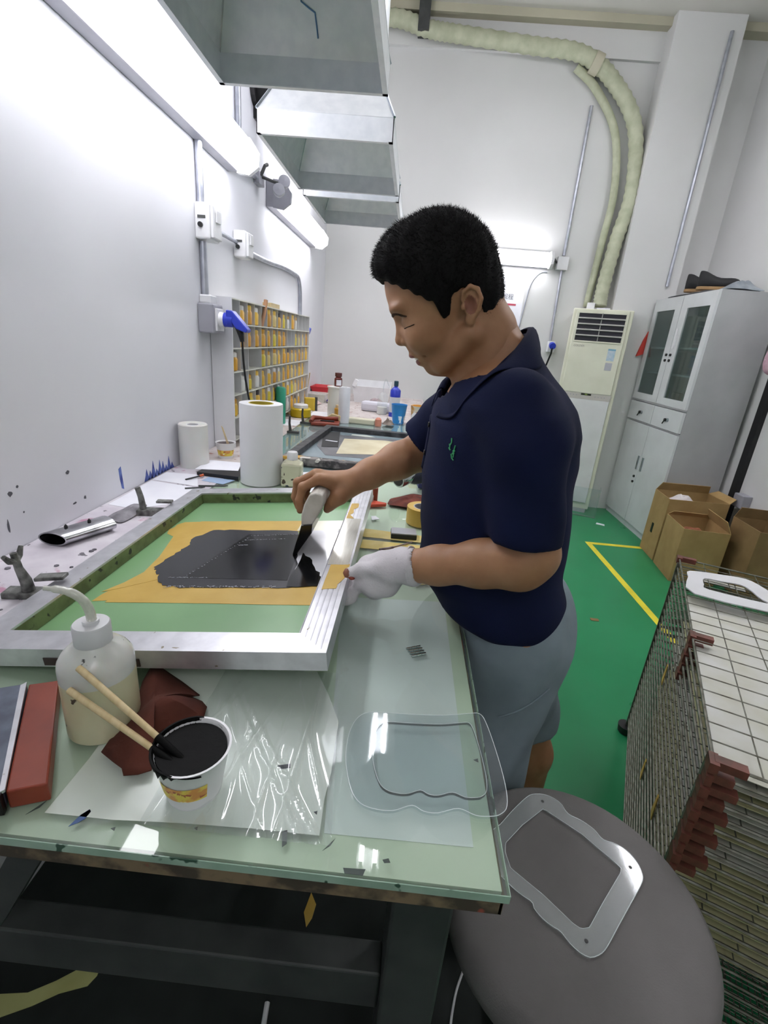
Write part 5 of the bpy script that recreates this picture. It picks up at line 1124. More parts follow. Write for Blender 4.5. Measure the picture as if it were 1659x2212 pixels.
t = thing('acrylic_plate', 'clear scalloped acrylic plate with a cut-out window lying on the grey stool', 'plate', (FC[0], FC[1], .5818))
ro, ri = radial(catmull(FO, 3, True)), radial(FI)
B().frame(ro, ri, 0, .003).obj('frame_body', clear('frosted_acrylic', 'f2f4f4', 1.0, .06, body=.30, bodycol='c9cdcd'), t)
B().tube([(x, y, .003) for x, y in ro + ro[:1]], .0005, 5).obj('outer_edge', M['edgew'], t); B().tube([(x, y, .003) for x, y in ri + ri[:1]], .0004, 5).obj('inner_edge', M['edgew'], t)
for (x, y) in ((.301, .628), (.411, .529), (.307, .422)): B().lathe([(0, .003), (.0026, .003), (.0026, .0034), (0, .0034)], 12, o=(x - FC[0], y - FC[1], 0)).obj('screw_hole', M['steel_dark'], t)
tag(B().prism([(-.545, .611), (-.567, .613), (-.586, .590), (-.62, .566), (-.662, .543), (-.72, .535), (-.76, .53), (-.75, .49), (-.689, .503), (-.64, .525), (-.601, .548), (-.552, .565), (-.543, .583)], 0, .003).obj('cloth_strip', mat('yellow_green_cloth', 'c3c486', .85, col2='b3b372', scale=9, bump=.2), loc=(0, 0, .0032)), 'yellow-green strip of cloth on the floor under the table', 'cloth')
tag(B().tube([(-.173, .572, .0088), (-.168, .50, .0088)], .0055, 8).obj('plastic_stick', M['white_plastic'], smooth=True), 'short white plastic stick on the floor under the table', 'stick')
tag(B().prism([(-.125, .79), (-.108, .765), (-.112, .735), (-.122, .715), (-.134, .745)], 0, .002).obj('amber_scrap', M['tape_y'], loc=(0, 0, .0032)), 'amber tape scrap on the dark floor under the table', 'tape')
tag(B().tube(catmull([(.262, .70, .006), (.243, .665, .006), (.222, .62, .006), (.205, .55, .006), (.20, .45, .006)], 6), .0028, 8).obj('white_cable', M['white_plastic'], smooth=True), 'thin white cable on the floor beside the stool', 'cable')
tag(B().prism(wob([(-.02, -.01), (.02, -.012), (.022, .012), (-.018, .014)], 2, .003, 4), 0, .003).obj('floor_scrap', M['card2'], loc=(1.108, 2.27, .0002)), 'small brown scrap lying on the open green floor by the rack', 'scrap')
# ================================================================ PERSON
# signed-distance sculpting: shapes blended smoothly on a grid, then meshed with surface nets
class Field:
    def __init__(s, lo, hi, h):
        s.lo = np.array(lo, np.float32); s.h = h
        n = np.ceil((np.array(hi) - np.array(lo)) / h).astype(int) + 1
        s.n = n; ax = [s.lo[i] + h * np.arange(n[i], dtype=np.float32) for i in range(3)]
        s.X, s.Y, s.Z = np.meshgrid(*ax, indexing='ij'); s.F = np.full(tuple(n), 1.0, np.float32)
    def _w(s, d, k, sign):
        if k <= 0: s.F = np.minimum(s.F, d) if sign > 0 else np.maximum(s.F, -d); return
        if sign > 0:
            q = np.clip(.5 + .5 * (s.F - d) / k, 0, 1); s.F = s.F * (1 - q) + d * q - k * q * (1 - q)
        else:
            q = np.clip(.5 - .5 * (s.F + d) / k, 0, 1); s.F = s.F * (1 - q) + (-d) * q + k * q * (1 - q)
    def add(s, d, k=.01): s._w(d.astype(np.float32), k, 1); return s
    def cut(s, d, k=.004): s._w(d.astype(np.float32), k, -1); return s
    def cone(s, a, b, ra, rb):
        a = np.array(a, float); b = np.array(b, float); ba = b - a; L2_ = float(ba @ ba)
        px, py, pz = s.X - a[0], s.Y - a[1], s.Z - a[2]
        t = np.clip((px * ba[0] + py * ba[1] + pz * ba[2]) / L2_, 0, 1)
        return np.sqrt((px - t * ba[0]) ** 2 + (py - t * ba[1]) ** 2 + (pz - t * ba[2]) ** 2) - (ra + (rb - ra) * t)
    def ell(s, c, r, rot=None):
        px, py, pz = s.X - c[0], s.Y - c[1], s.Z - c[2]
        if rot is not None:
            Rm = np.array(Euler(rot).to_matrix().transposed()); px, py, pz = (Rm[i][0] * px + Rm[i][1] * py + Rm[i][2] * pz for i in range(3))
        k0 = np.sqrt((px / r[0]) ** 2 + (py / r[1]) ** 2 + (pz / r[2]) ** 2) + 1e-6
        k1 = np.sqrt((px / r[0] ** 2) ** 2 + (py / r[1] ** 2) ** 2 + (pz / r[2] ** 2) ** 2) + 1e-6
        return k0 * (k0 - 1) / k1
    def chain(s, pts, rad, k=.004, join=None):
        d = None
        for i in range(len(pts) - 1):
            e = s.cone(pts[i], pts[i + 1], rad[i], rad[i + 1])
            if d is None: d = e
            else:
                q = np.clip(.5 + .5 * (d - e) / k, 0, 1); d = d * (1 - q) + e * q - k * q * (1 - q)
        return s.add(d, k if join is None else join)
    def slices(s, tab, p=2.4, inset=0.0):
        """solid of rounded horizontal sections: (z, x front, x back, half width, y centre)"""
        z = np.array([t[0] for t in tab]); zz = s.Z
        f = [np.interp(zz, z, np.array([t[i] for t in tab])) for i in range(1, 5)]
        a = (f[1] - f[0]) / 2 - inset; b = f[2] - inset; xc = (f[0] + f[1]) / 2
        r = ((np.abs(s.X - xc) / a) ** p + (np.abs(s.Y - f[3]) / b) ** p) ** (1 / p)
        d = (r - 1) * np.minimum(a, b) * .9
        return np.maximum(d, np.maximum(z[0] + inset - zz, zz - z[-1] + inset))
    def plane(s, n, p):
        n = np.array(n, float); n /= np.linalg.norm(n); return (s.X - p[0]) * n[0] + (s.Y - p[1]) * n[1] + (s.Z - p[2]) * n[2]
    def mesh(s):
        F, h = s.F, s.h; nx, ny, nz = F.shape; ins = F < 0
        cnt = np.zeros((nx - 1, ny - 1, nz - 1), np.int8)
        for i in (0, 1):
            for j in (0, 1):
                for k in (0, 1): cnt += ins[i:nx - 1 + i, j:ny - 1 + j, k:nz - 1 + k]
        act = (cnt > 0) & (cnt < 8); ci = np.argwhere(act); idx = -np.ones(act.shape, np.int64); idx[act] = np.arange(len(ci))
        acc = np.zeros((len(ci), 3)); num = np.zeros(len(ci))
        cor = [(i, j, k) for i in (0, 1) for j in (0, 1) for k in (0, 1)]
        for a in range(8):
            for ax in range(3):
                if cor[a][ax]: continue
                b = list(cor[a]); b[ax] = 1
                A = F[ci[:, 0] + cor[a][0], ci[:, 1] + cor[a][1], ci[:, 2] + cor[a][2]]; Bv = F[ci[:, 0] + b[0], ci[:, 1] + b[1], ci[:, 2] + b[2]]
                m = (A < 0) != (Bv < 0); t = np.where(m, A / np.where(m, A - Bv, 1), 0)
                p = np.tile(np.array(cor[a], float), (len(ci), 1)); p[:, ax] += t
                acc[m] += p[m]; num[m] += 1
        V = s.lo + h * (ci + acc / num[:, None]); Q = []
        for ax in range(3):
            sl0 = [slice(None)] * 3; sl1 = [slice(None)] * 3; sl0[ax] = slice(0, -1); sl1[ax] = slice(1, None)
            A = ins[tuple(sl0)]; Bv = ins[tuple(sl1)]; e = np.argwhere(A != Bv); o1, o2 = (ax + 1) % 3, (ax + 2) % 3
            ok = (e[:, o1] > 0) & (e[:, o2] > 0) & (e[:, o1] < F.shape[o1] - 1) & (e[:, o2] < F.shape[o2] - 1); e = e[ok]
            q = []
            for d1, d2 in ((-1, -1), (0, -1), (0, 0), (-1, 0)):
                c = e.copy(); c[:, o1] += d1; c[:, o2] += d2; q.append(idx[c[:, 0], c[:, 1], c[:, 2]])
            q = np.stack(q, 1); fl = A[tuple(e.T)]; q[~fl] = q[~fl][:, ::-1]; Q.append(q)
        return V, np.concatenate(Q)

def np_mesh(name, V, Q, mats, parent=None, matid=None):
    me = bpy.data.meshes.new(name); me.from_pydata(V.tolist(), [], Q.tolist())
    for m in mats: me.materials.append(m)
    me.polygons.foreach_set('use_smooth', [True] * len(me.polygons))
    if matid is not None: me.polygons.foreach_set('material_index', matid.astype(np.int32))
    me.update()
    o = bpy.data.objects.new(name, me); COL.objects.link(o); o.parent = parent; return o
def relax(V, Q, it=2, lam=.5):
    for _ in range(it):
        acc = np.zeros_like(V); n = np.zeros(len(V))
        for a, b in ((0, 1), (1, 2), (2, 3), (3, 0)):
            np.add.at(acc, Q[:, a], V[Q[:, b]]); np.add.at(acc, Q[:, b], V[Q[:, a]]); np.add.at(n, Q[:, a], 1); np.add.at(n, Q[:, b], 1)
        V = V + lam * (acc / n[:, None] - V)
    return V
from mathutils.bvhtree import BVHTree

M['skin'] = mat('skin', 'a87c5a', .52, col2='9c6f4e', scale=28, bump=.06, bscale=500, sss=.12)
M['skin_red'] = mat('reddish_skin', '94604a', .55, col2='875440', scale=30, sss=.15)
M['lip'] = mat('lip_skin', '8d4f48', .45, col2='84453f', scale=40, sss=.1)
M['navy'] = mat('navy_knit', '0f1738', .9, col2='0c122b', scale=5, bump=.25, bscale=700, spec=.2)
M['short'] = mat('grey_blue_cotton', '7d8a92', .85, col2='6c7981', scale=9, bump=.3, bscale=60)
M['glove'] = mat('white_cotton_glove', 'd4d0d3', .9, col2='c9c4c7', scale=12, bump=.35, bscale=350)
M['hair'] = mat('black_hair', '0f0d0e', .8, col2='0a0909', scale=60, spec=.2)
M['brow'] = mat('brow_hair', '4e382b', .8, col2='2c1f19', scale=60, spec=.2)

person = thing('person', 'man in a navy polo shirt and grey shorts bending over the screen with a squeegee', 'person', (.26, .86, 0))
PO = np.array([.26, .86, 0.0])
HO = np.array([.0788, .86, 1.3784]); hb = math.radians(20)
HX = np.array([-math.cos(hb), 0, -math.sin(hb)]); HY = np.array([0, -1.0, 0]); HZ = np.array([-math.sin(hb), 0, math.cos(hb)])
def h2w(p): p = np.asarray(p, float); return HO + p[..., :1] * HX + p[..., 1:2] * HY + p[..., 2:3] * HZ
def w2h(p): d = np.asarray(p, float) - HO; return (float(d @ HX), float(d @ HY), float(d @ HZ))
# ---- head and neck, in head axes (x to the face, y to his left, z to the crown)
H_ = Field((-.125, -.105, -.175), (.150, .105, .155), .0021)
H_.add(H_.ell((.031, 0, .052), (.089, .0745, .088)), .0)
skull = H_.F.copy()
H_.add(H_.ell((-.012, 0, .012), (.050, .058, .050)), .02)          # back of the head
H_.add(H_.ell((.058, 0, -.004), (.054, .060, .072)), .020)          # face mass
for s_ in (-1, 1):
    H_.add(H_.cone((.006, s_ * .055, -.040), (.056, s_ * .026, -.074), .018, .016), .02)   # jaw
    H_.add(H_.ell((.078, s_ * .040, -.022), (.022, .020, .022)), .018)                     # cheek
    H_.add(H_.ell((.080, s_ * .036, -.030), (.014, .013, .013)), .010)                     # cheek apple of the smile
    H_.add(H_.ell((.103, s_ * .027, .029), (.015, .024, .009)), .014)                      # brow
H_.add(H_.ell((.074, 0, -.042), (.024, .030, .028)), .012)          # muzzle
H_.add(H_.ell((.070, 0, -.076), (.014, .018, .0125)), .012)         # chin
H_.add(H_.cone((.045, 0, -.074), (.012, 0, -.060), .022, .034), .02)  # under the chin
for s_ in (-1, 1):
    H_.cut(H_.ell((.118, s_ * .030, .008), (.018, .019, .013)), .012)                      # eye socket
    H_.add(H_.ell((.0925, s_ * .031, .006), (.0125, .0145, .0110)), .004)                  # lids over the eye
H_.add(H_.cone((.1045, 0, .013), (.1140, 0, -.0165), .0062, .0088), .007)   # nose
H_.add(H_.ell((.1125, 0, -.0200), (.0095, .0098, .0080)), .005)
for s_ in (-1, 1):
    H_.add(H_.ell((.1040, s_ * .0125, -.0235), (.0095, .0070, .0068)), .004)
    H_.cut(H_.ell((.1085, s_ * .0065, -.0305), (.0045, .0030, .0030)), .002)
    H_.cut(H_.cone((.1005, s_ * .0200, -.0215), (.0800, s_ * .0345, -.052), .0028, .0018), .005)   # smile fold
H_.add(H_.ell((.0985, 0, -.0475), (.0085, .0200, .0055)), .005)     # upper lip
H_.add(H_.ell((.0890, 0, -.0620), (.0080, .0170, .0058)), .005)     # lower lip
H_.cut(H_.ell((.1000, 0, -.0548), (.0150, .0200, .0024)), .002)     # mouth
for s_ in (-1, 1): H_.cut(H_.cone((.092, s_ * .016, -.0545), (.080, s_ * .0265, -.0505), .0012, .0008), .004)
for s_ in (-1, 1):   # ears
    H_.add(H_.ell((-.004, s_ * .0735, .004), (.0145, .0065, .0235), rot=(0, 0, s_ * -.42)), .004)
    H_.add(H_.ell((.002, s_ * .0715, -.020), (.0085, .0055, .0095)), .004)
    he = [(.008, .0720, .011), (.005, .0770, .021), (-.006, .0815, .0260), (-.0155, .0850, .019), (-.0180, .0855, .005), (-.012, .0815, -.009), (-.002, .0765, -.019)]
    H_.chain([(x, s_ * y, z) for x, y, z in he], [.0028, .0032, .0034, .0034, .0032, .003, .003], .002, .0025)
    H_.cut(H_.ell((-.001, s_ * .0805, .001), (.0085, .0075, .0125), rot=(0, 0, s_ * -.42)), .003)
    H_.add(H_.ell((.0095, s_ * .0735, .001), (.0035, .004, .005)), .003)
nk = [w2h((.117, .86, 1.345)), w2h((.150, .862, 1.262)), w2h((.165, .862, 1.20))]
H_.chain(nk, [.0535, .060, .066], .02, .022)
H_.add(H_.cone(w2h((.108, .86, 1.300)), w2h((.113, .86, 1.235)), .030, .038), .02)
V, Q = H_.mesh(); V = relax(V, Q, 1, .35)
fc = V[Q].mean(1); mid = np.zeros(len(Q))
lipd = np.minimum(((fc[:, 0] - .101) / .012) ** 2 + (fc[:, 1] / .021) ** 2 + ((fc[:, 2] + .0492) / .0050) ** 2, ((fc[:, 0] - .092) / .012) ** 2 + (fc[:, 1] / .019) ** 2 + ((fc[:, 2] + .0612) / .0055) ** 2)
mid[lipd < 1] = 2
mid[(np.abs(fc[:, 1]) > .064) & (((fc[:, 0] + .002) / .009) ** 2 + ((fc[:, 2] - .001) / .0135) ** 2 < 1)] = 1  # darker skin painted as shade in the hollow of the ear
HV, HQ, HM = h2w(V), Q, mid
head_bvh = BVHTree.FromPolygons(HV.tolist(), HQ.tolist())
# ---- torso, arms, legs of the one continuous body
TOR = [(.78, .165, .350, .150, .86), (.836, .146, .346, .164, .86), (.862, .088, .338, .172, .86), (.92, .054, .324, .175, .86), (1.0, .045, .312, .172, .86), (1.08, .042, .306, .170, .86), (1.15, .040, .300, .176, .86),
       (1.20, .044, .290, .184, .86), (1.24, .054, .272, .180, .86), (1.265, .066, .254, .150, .86), (1.285, .090, .236, .108, .86), (1.305, .112, .220, .076, .86), (1.335, .140, .200, .060, .86), (1.352, .155, .190, .045, .86)]
NS, NE, NW = (.188, .70, 1.262), (.208, .667, 1.036), (.030, .742, .958)
FS, FE, FW = (.165, 1.025, 1.262), (.075, 1.100, 1.092), (-.112, .998, 1.017)
BODY_V, BODY_Q, BODY_M = [HV], [HQ], [HM]; off = len(HV)
def merge(F, it=1, m=0):
    global off
    V, Q = F.mesh(); V = relax(V, Q, it, .4); BODY_V.append(V); BODY_Q.append(Q + off); BODY_M.append(np.full(len(Q), m)); off += len(V)
Tb = Field((-.02, .58, .62), (.42, 1.20, 1.40), .006)
Tb.add(np.maximum(Tb.slices(TOR, inset=.014), .845 - Tb.Z), 0); Tb.add(Tb.ell((.245, .86, .83), (.085, .145, .10)), .03)
Tb.chain([(.158, .735, 1.230), (.174, .694, 1.18), (.190, .678, 1.12)], [.038, .040, .036], .02, .02); Tb.chain([(.15, .99, 1.24), FE], [.045, .042], .02, .02)
Tb.add(Tb.cone((.13, .86, 1.33), (.160, .862, 1.23), .050, .070), .02)
for hp in (((.235, .775, .82), (.228, .755, .62)), ((.270, .94, .82), (.318, .95, .64))): Tb.chain(list(hp), [.088, .074], .02, .03)
merge(Tb)
# near forearm (goes into the glove)
A1 = Field((-.02, .60, .90), (.27, .80, 1.16), .0032)
A1.chain([(.188, .680, 1.14), NE, (.192, .672, 1.018), (.140, .694, .999), (.075, .722, .974), NW, (.014, .749, .952)], [.038, .038, .042, .0370, .0305, .0255, .024], .02, .0)
merge(A1)
# far forearm with the bare hand, fingers closed on the squeegee
A2 = Field((-.250, .915, .925), (.140, 1.165, 1.175), .0024)
A2.chain([(.110, 1.072, 1.16), FE, (.048, 1.084, 1.088), (-.010, 1.052, 1.066), (-.070, 1.020, 1.038), FW, (-.130, .992, 1.020)], [.048, .042, .0435, .039, .0305, .0250, .024], .02, .0)
mc = [(-.170, .950, 1.036), (-.180, .973, 1.040), (-.178, .995, 1.034), (-.170, 1.014, 1.024)]
for i, m_ in enumerate(mc):
    A2.chain([(-.122, .985 + .008 * i, 1.018), m_], [.020, .0118], .01, .012)
fing = [[mc[0], (-.203, .949, 1.016), (-.2100, .947, .986), (-.2075, .946, .964)], [mc[1], (-.219, .973, 1.018), (-.2245, .971, .985), (-.2160, .969, .963)],
        [mc[2], (-.215, .996, 1.012), (-.2215, .994, .982), (-.2130, .992, .962)], [mc[3], (-.203, 1.016, 1.004), (-.2105, 1.014, .982), (-.2050, 1.012, .966)]]
for i, f_ in enumerate(fing):
    r = [.0112, .0096, .0086, .0074] if i < 3 else [.0098, .0084, .0076, .0066]
    A2.chain(f_, r, .003, .004)
    A2.add(A2.ell(f_[1], (r[1] * 1.08,) * 3), .004)
A2.chain([(-.116, .980, 1.010), (-.128, .962, .998), (-.139, .957, .986), (-.1465, .961, .975), (-.1525, .966, .965)], [.022, .0185, .0128, .0104, .0086], .006, .010)
merge(A2)
# legs and feet
L1 = Field((.06, .66, .02), (.34, .855, .72), .0055)
L1.chain([(.230, .765, .68), (.226, .752, .47), (.246, .756, .34), (.240, .760, .09)], [.078, .054, .052, .036], .02, .0)
L1.chain([(.240, .760, .075), (.180, .760, .050), (.110, .760, .040)], [.036, .034, .026], .02, .02)
merge(L1)
L1 = Field((.22, .86, .02), (.52, 1.06, .72), .0055)
L1.chain([(.312, .955, .68), (.362, .958, .47), (.400, .962, .36), (.418, .968, .09)], [.076, .055, .050, .035], .02, .0)
L1.chain([(.418, .968, .075), (.358, .968, .050), (.288, .968, .040)], [.036, .034, .026], .02, .02)
merge(L1)
# join the pieces into one continuous surface (bridges hidden under the clothes)
offs = np.cumsum([0] + [len(v) for v in BODY_V]); tQ = BODY_Q[1]; tV = np.concatenate(BODY_V); extra = []; used = set(); drop = {i: [] for i in range(len(BODY_Q))}
seeds = {0: (.155, .862, 1.19), 2: (.188, .680, 1.15), 3: (.115, 1.07, 1.17), 4: (.232, .765, .70), 5: (.310, .95, .70)}
tc_ = tV[tQ].mean(1)
for i, sd in seeds.items():
    c_ = tV[BODY_Q[i]].mean(1); fa = int(np.argmin(((c_ - np.array(sd)) ** 2).sum(1)))
    dd = ((tc_ - c_[fa]) ** 2).sum(1)
    for u in used: dd[u] = 9
    fb = int(np.argmin(dd)); used.add(fb); drop[i].append(fa); drop[1].append(fb)
    qa, qb = list(BODY_Q[i][fa]), list(tQ[fb])[::-1]
    best = min(range(4), key=lambda r: sum(float(((tV[qa[k]] - tV[qb[(k + r) % 4]]) ** 2).sum()) for k in range(4)))
    qb = [qb[(k + best) % 4] for k in range(4)]
    for k in range(4): extra.append((qa[k], qa[(k + 1) % 4], qb[(k + 1) % 4], qb[k]))
for i in drop:
    keep_ = np.ones(len(BODY_Q[i]), bool); keep_[drop[i]] = False; BODY_Q[i] = BODY_Q[i][keep_]; BODY_M[i] = BODY_M[i][keep_]
BODY_Q.append(np.array(extra)); BODY_M.append(np.zeros(len(extra)))
BV = np.concatenate(BODY_V) - PO; BQ = np.concatenate(BODY_Q); BM = np.concatenate(BODY_M)
_par = np.arange(len(BV))
def _find(a):
    while _par[a] != a: _par[a] = _par[_par[a]]; a = _par[a]
    return a
for q in BQ:
    r0_ = _find(q[0])
    for b_ in q[1:]:
        r1_ = _find(b_)
        if r1_ != r0_: _par[r1_] = r0_
_root = np.array([_find(a) for a in range(len(BV))]); _u, _c = np.unique(_root, return_counts=True)
_main = _u[np.argmax(_c)]; _ok = _root[BQ[:, 0]] == _main; BQ, BM = BQ[_ok], BM[_ok]
_used = np.unique(BQ); _map = -np.ones(len(BV), np.int64); _map[_used] = np.arange(len(_used)); BV, BQ = BV[_used], _map[BQ]
body = np_mesh('body', BV, BQ, [M['skin'], M['skin_red'], M['lip']], person, BM)
def hang(o, loc=None):     # world-coordinate child of the person
    o.parent = person; o.location = Vector(o.location) - Vector(PO.tolist()); return o
# ---- shirt
Sh = Field((-.02, .57, .74), (.42, 1.21, 1.40), .0052)
Sh.add(Sh.slices(TOR), 0)
NSE = np.array((.194, .666, 1.052)); FSE = np.array((.050, 1.083, 1.112))
Sh.chain([(.160, .725, 1.243), (.178, .690, 1.185), tuple(NSE + np.array((.010, -.008, -.060)))], [.056, .0555, .0535], .03, .022)
Sh.chain([(.160, 1.02, 1.258), tuple(FSE + (FSE - np.array(FS)) * .35)], [.067, .056], .02, .035)
X, Y, Z = Sh.X, Sh.Y, Sh.Z
fold = .0035 * np.sin(46 * (Z - .35 * X) + 9 * Y) * np.exp(-((Z - .93) / .09) ** 2) + .0028 * np.sin(60 * (X + .8 * Z)) * np.exp(-((Z - 1.10) / .07) ** 2) + .003 * np.sin(52 * (Z + .9 * X) - 20 * Y) * np.exp(-((Z - 1.22) / .05) ** 2)
Sh.F = Sh.F + fold.astype(np.float32)
keep = Sh.slices(TOR) + fold
def hemcut(d):   # trims a sleeve without touching the trunk
    Sh.F = np.where(d < .02, np.maximum(Sh.F, np.minimum(-d, np.maximum(keep, Sh.F))), Sh.F).astype(np.float32)
hemcut(np.maximum(np.maximum(-Sh.plane((.05, -.1, -1), NSE), Y - .716), .86 - Z))
hemcut(np.maximum(-Sh.plane((-.10, .055, -.15), FSE), 1.005 - Y))
Sh.cut(-Sh.plane((-.28, .12, -1), (.205, .70, .825)), .0)      # hem
Sh.cut(np.maximum(-Sh.plane((-1.076, 0, 1), (.080, .86, 1.2365)), (np.sqrt(((X - .135) / .080) ** 2 + ((Y - .86) / .092) ** 2) - 1) * .07), .003)   # neck opening
Sh.cut(Sh.cone((.080, .866, 1.300), (.046, .868, 1.212), .034, .009), .004)   # open front
V, Q = Sh.mesh(); V = relax(V, Q, 2, .45)
shirt = np_mesh('polo_shirt', V - PO, Q, [M['navy']], person)
shirt_bvh = BVHTree.FromPolygons(V.tolist(), Q.tolist())
def on_shirt(p, off=.0012):
    q, nrm, _, _ = shirt_bvh.find_nearest(Vector(p)); return tuple(q + nrm * off)
# collar: a folded band round the neck
rg = [(.0797, .820, 1.2398), (.0936, .785, 1.2520), (.1137, .768, 1.2749), (.1339, .760, 1.2962), (.1651, .775, 1.3351), (.1855, .815, 1.355), (.1942, .86, 1.3616), (.1855, .905, 1.355), (.1683, .945, 1.3354), (.137, .955, 1.300), (.100, .935, 1.282), (.066, .908, 1.268), (.056, .894, 1.250)]
bt = [(.068, .792, 1.200), (.086, .750, 1.208), (.114, .732, 1.232), (.148, .724, 1.262), (.190, .736, 1.303), (.208, .795, 1.322), (.2155, .86, 1.327), (.208, .925, 1.322), (.190, .985, 1.303), (.150, .995, 1.262), (.100, .980, 1.238), (.058, .940, 1.222), (.044, .912, 1.206)]
bt = [on_shirt(p, .004) for p in bt]
cc = np.array((.125, .86, 1.285))
tp_ = []
for p in rg:
    d = cc - np.array(p); d[2] = 0; d /= np.linalg.norm(d); tp_.append(tuple(np.array(p) + d * .010 - np.array((0, 0, .006))))
top, ridge, bot = catmull(tp_, 5), catmull(rg, 5), catmull(bt, 5)
b = B(); n = len(top); vs = []
for i in range(n): vs += [top[i], ridge[i], tuple((np.array(ridge[i]) * .55 + np.array(bot[i]) * .45) + np.array((0, 0, .006))), bot[i]]
fs = [(4 * i + k, 4 * i + 4 + k, 4 * i + 5 + k, 4 * i + 1 + k) for i in range(n - 1) for k in range(3)]
hang(b.add(vs, fs).obj('collar', M['navy'], smooth='all', solid=.0028, sub=1)).parent = person
# green embroidery on the chest
M['thread'] = mat('green_thread', '2f9a5a', .7, col2='58b482', scale=300)
b = B()
for st_ in ([(.0815, .733, 1.186), (.0822, .732, 1.180), (.0808, .733, 1.176), (.0818, .733, 1.171)], [(.0795, .734, 1.178), (.0818, .733, 1.174)], [(.0800, .734, 1.173), (.0825, .732, 1.1695)],
            [(.0905, .729, 1.177), (.0895, .729, 1.171), (.0905, .729, 1.166), (.0900, .729, 1.161)], [(.0915, .728, 1.170), (.0880, .730, 1.165)], [(.0865, .731, 1.165), (.0885, .730, 1.160), (.0915, .728, 1.1575)], [(.0885, .73, 1.170), (.0915, .728, 1.166)]):
    b.tube([on_shirt(p) for p in st_], .0010, 6)
tag(hang(b.obj('chest_embroidery', M['thread'])), kind='stuff')
b = B(); pl = [on_shirt((.030, .862, z), .0014) for z in (1.205, 1.185, 1.165, 1.145, 1.125, 1.105)]
vs = [];
for p in pl: vs += [(p[0] + .002, p[1] - .016, p[2]), (p[0] - .0005, p[1], p[2]), (p[0] + .002, p[1] + .016, p[2])]
hang(b.add(vs, [(3 * i + k, 3 * i + 3 + k, 3 * i + 4 + k, 3 * i + 1 + k) for i in range(5) for k in range(2)]).obj('placket', M['navy'], smooth='all', solid=.002))
for z in (1.185, 1.135):
    p = on_shirt((.030, .852, z), .003); hang(B().lathe([(0, -.001), (.005, -.001), (.005, .001), (0, .0015)], 14).obj('button', M['dark_plastic'], loc=p, rot=(0, -PI / 2, 0), smooth=True))
# ---- shorts
St = Field((.08, .60, .40), (.52, 1.12, .92), .0055)
St.add(St.ell((.255, .86, .81), (.112, .174, .15)), 0)
St.chain([(.232, .772, .80), (.226, .752, .46)], [.098, .076], .02, .03); St.chain([(.275, .945, .80), (.368, .960, .42)], [.098, .080], .02, .03)
X, Y, Z = St.X, St.Y, St.Z
St.F = St.F + (.004 * np.sin(38 * X + 26 * Z) * np.clip((.86 - Z) * 4, 0, 1) + .003 * np.sin(70 * (X - .5 * Z) + 12 * Y)).astype(np.float32)
St.cut(np.maximum(Z - .475, Y - .845), .0); St.cut(np.maximum(-St.plane((.25, 0, -1), (.372, .96, .455)), .845 - Y), .0); St.cut(.90 - Z, 0)
V, Q = St.mesh(); V = relax(V, Q, 2, .45); np_mesh('shorts', V - PO, Q, [M['short']], person)
st_bvh = BVHTree.FromPolygons(V.tolist(), Q.tolist())
def on_st(p, off=.001):
    q, nrm, _, _ = st_bvh.find_nearest(Vector(p)); return tuple(q + nrm * off)
hang(B().tube([on_st((.205 + .11 * i / 10, .66, .715 + .055 * i / 10)) for i in range(11)], .0022, 6).obj('pocket_seam', M['short'], smooth=True))
# ---- shoes
for (x, y) in ((.205, .760), (.383, .968)):
    f = Field((x - .16, y - .07, -.002), (x + .12, y + .07, .13), .005)
    f.chain([(x + .055, y, .055), (x + .0, y, .05), (x - .08, y, .042), (x - .105, y, .038)], [.046, .046, .042, .034], .02, 0); f.cut(f.Z - .0035, 0); f.cut(f.cone((x + .04, y, .16), (x + .04, y, .085), .040, .036), .004)
    V, Q = f.mesh(); np_mesh('shoe', V - PO, Q, [M['dark_plastic']], person)
# ---- white glove on the near hand
G = Field((-.125, .675, .835), (.055, .855, 1.01), .0023)
G.add(G.ell((-.024, .762, .921), (.044, .042, .041), rot=(0, .25, .3)), 0)
G.chain([(.036, .739, .960), (.012, .750, .951), (-.012, .760, .938)], [.0335, .0305, .034], .01, .012)
for i, yy in enumerate((.742, .762, .781, .799)):
    G.chain([(-.025, yy - .002, .925), (-.053, yy, .914 - .002 * i), (-.0665, yy, .889), (-.082, yy, .8765)], [.0165, .0128, .0112, .0098], .003, .0045)
G.chain([(-.003, .738, .945), (-.030, .732, .950), (-.054, .737, .9445), (-.0705, .742, .9345)], [.019, .0142, .0125, .0105], .004, .008)
X, Y, Z = G.X, G.Y, G.Z
G.F = G.F + (.0014 * np.sin(150 * X + 60 * Z) + .0012 * np.sin(120 * Z - 90 * Y + 40 * X)).astype(np.float32)
G.cut(G.cone((.080, .720, .978), (.026, .744, .957), .033, .0275), .002)
V, Q = G.mesh(); V = relax(V, Q, 1, .4)
np_mesh('glove', V - PO, Q, [M['glove']], person)
b = B(); ring = []
for k in range(41):
    a = 2 * PI * k / 40; c = np.array((.0345, .7395, .9595)); u = np.array((.30, .95, 0)); u /= np.linalg.norm(u); ax_ = np.array((.90, -.36, .28)); ax_ /= np.linalg.norm(ax_); w_ = np.cross(ax_, u)
    ring.append(tuple(c + (u * math.cos(a) + w_ * math.sin(a)) * (.0325 + .001 * math.sin(6 * a)) + ax_ * .002 * math.sin(3 * a)))
hang(b.tube(ring, .0022, 6).obj('glove_cuff', M['glove'], smooth=True))
gb = BVHTree.FromPolygons(V.tolist(), Q.tolist())
q, nrm, _, _ = gb.find_nearest(Vector((-.078, .738, .935)))
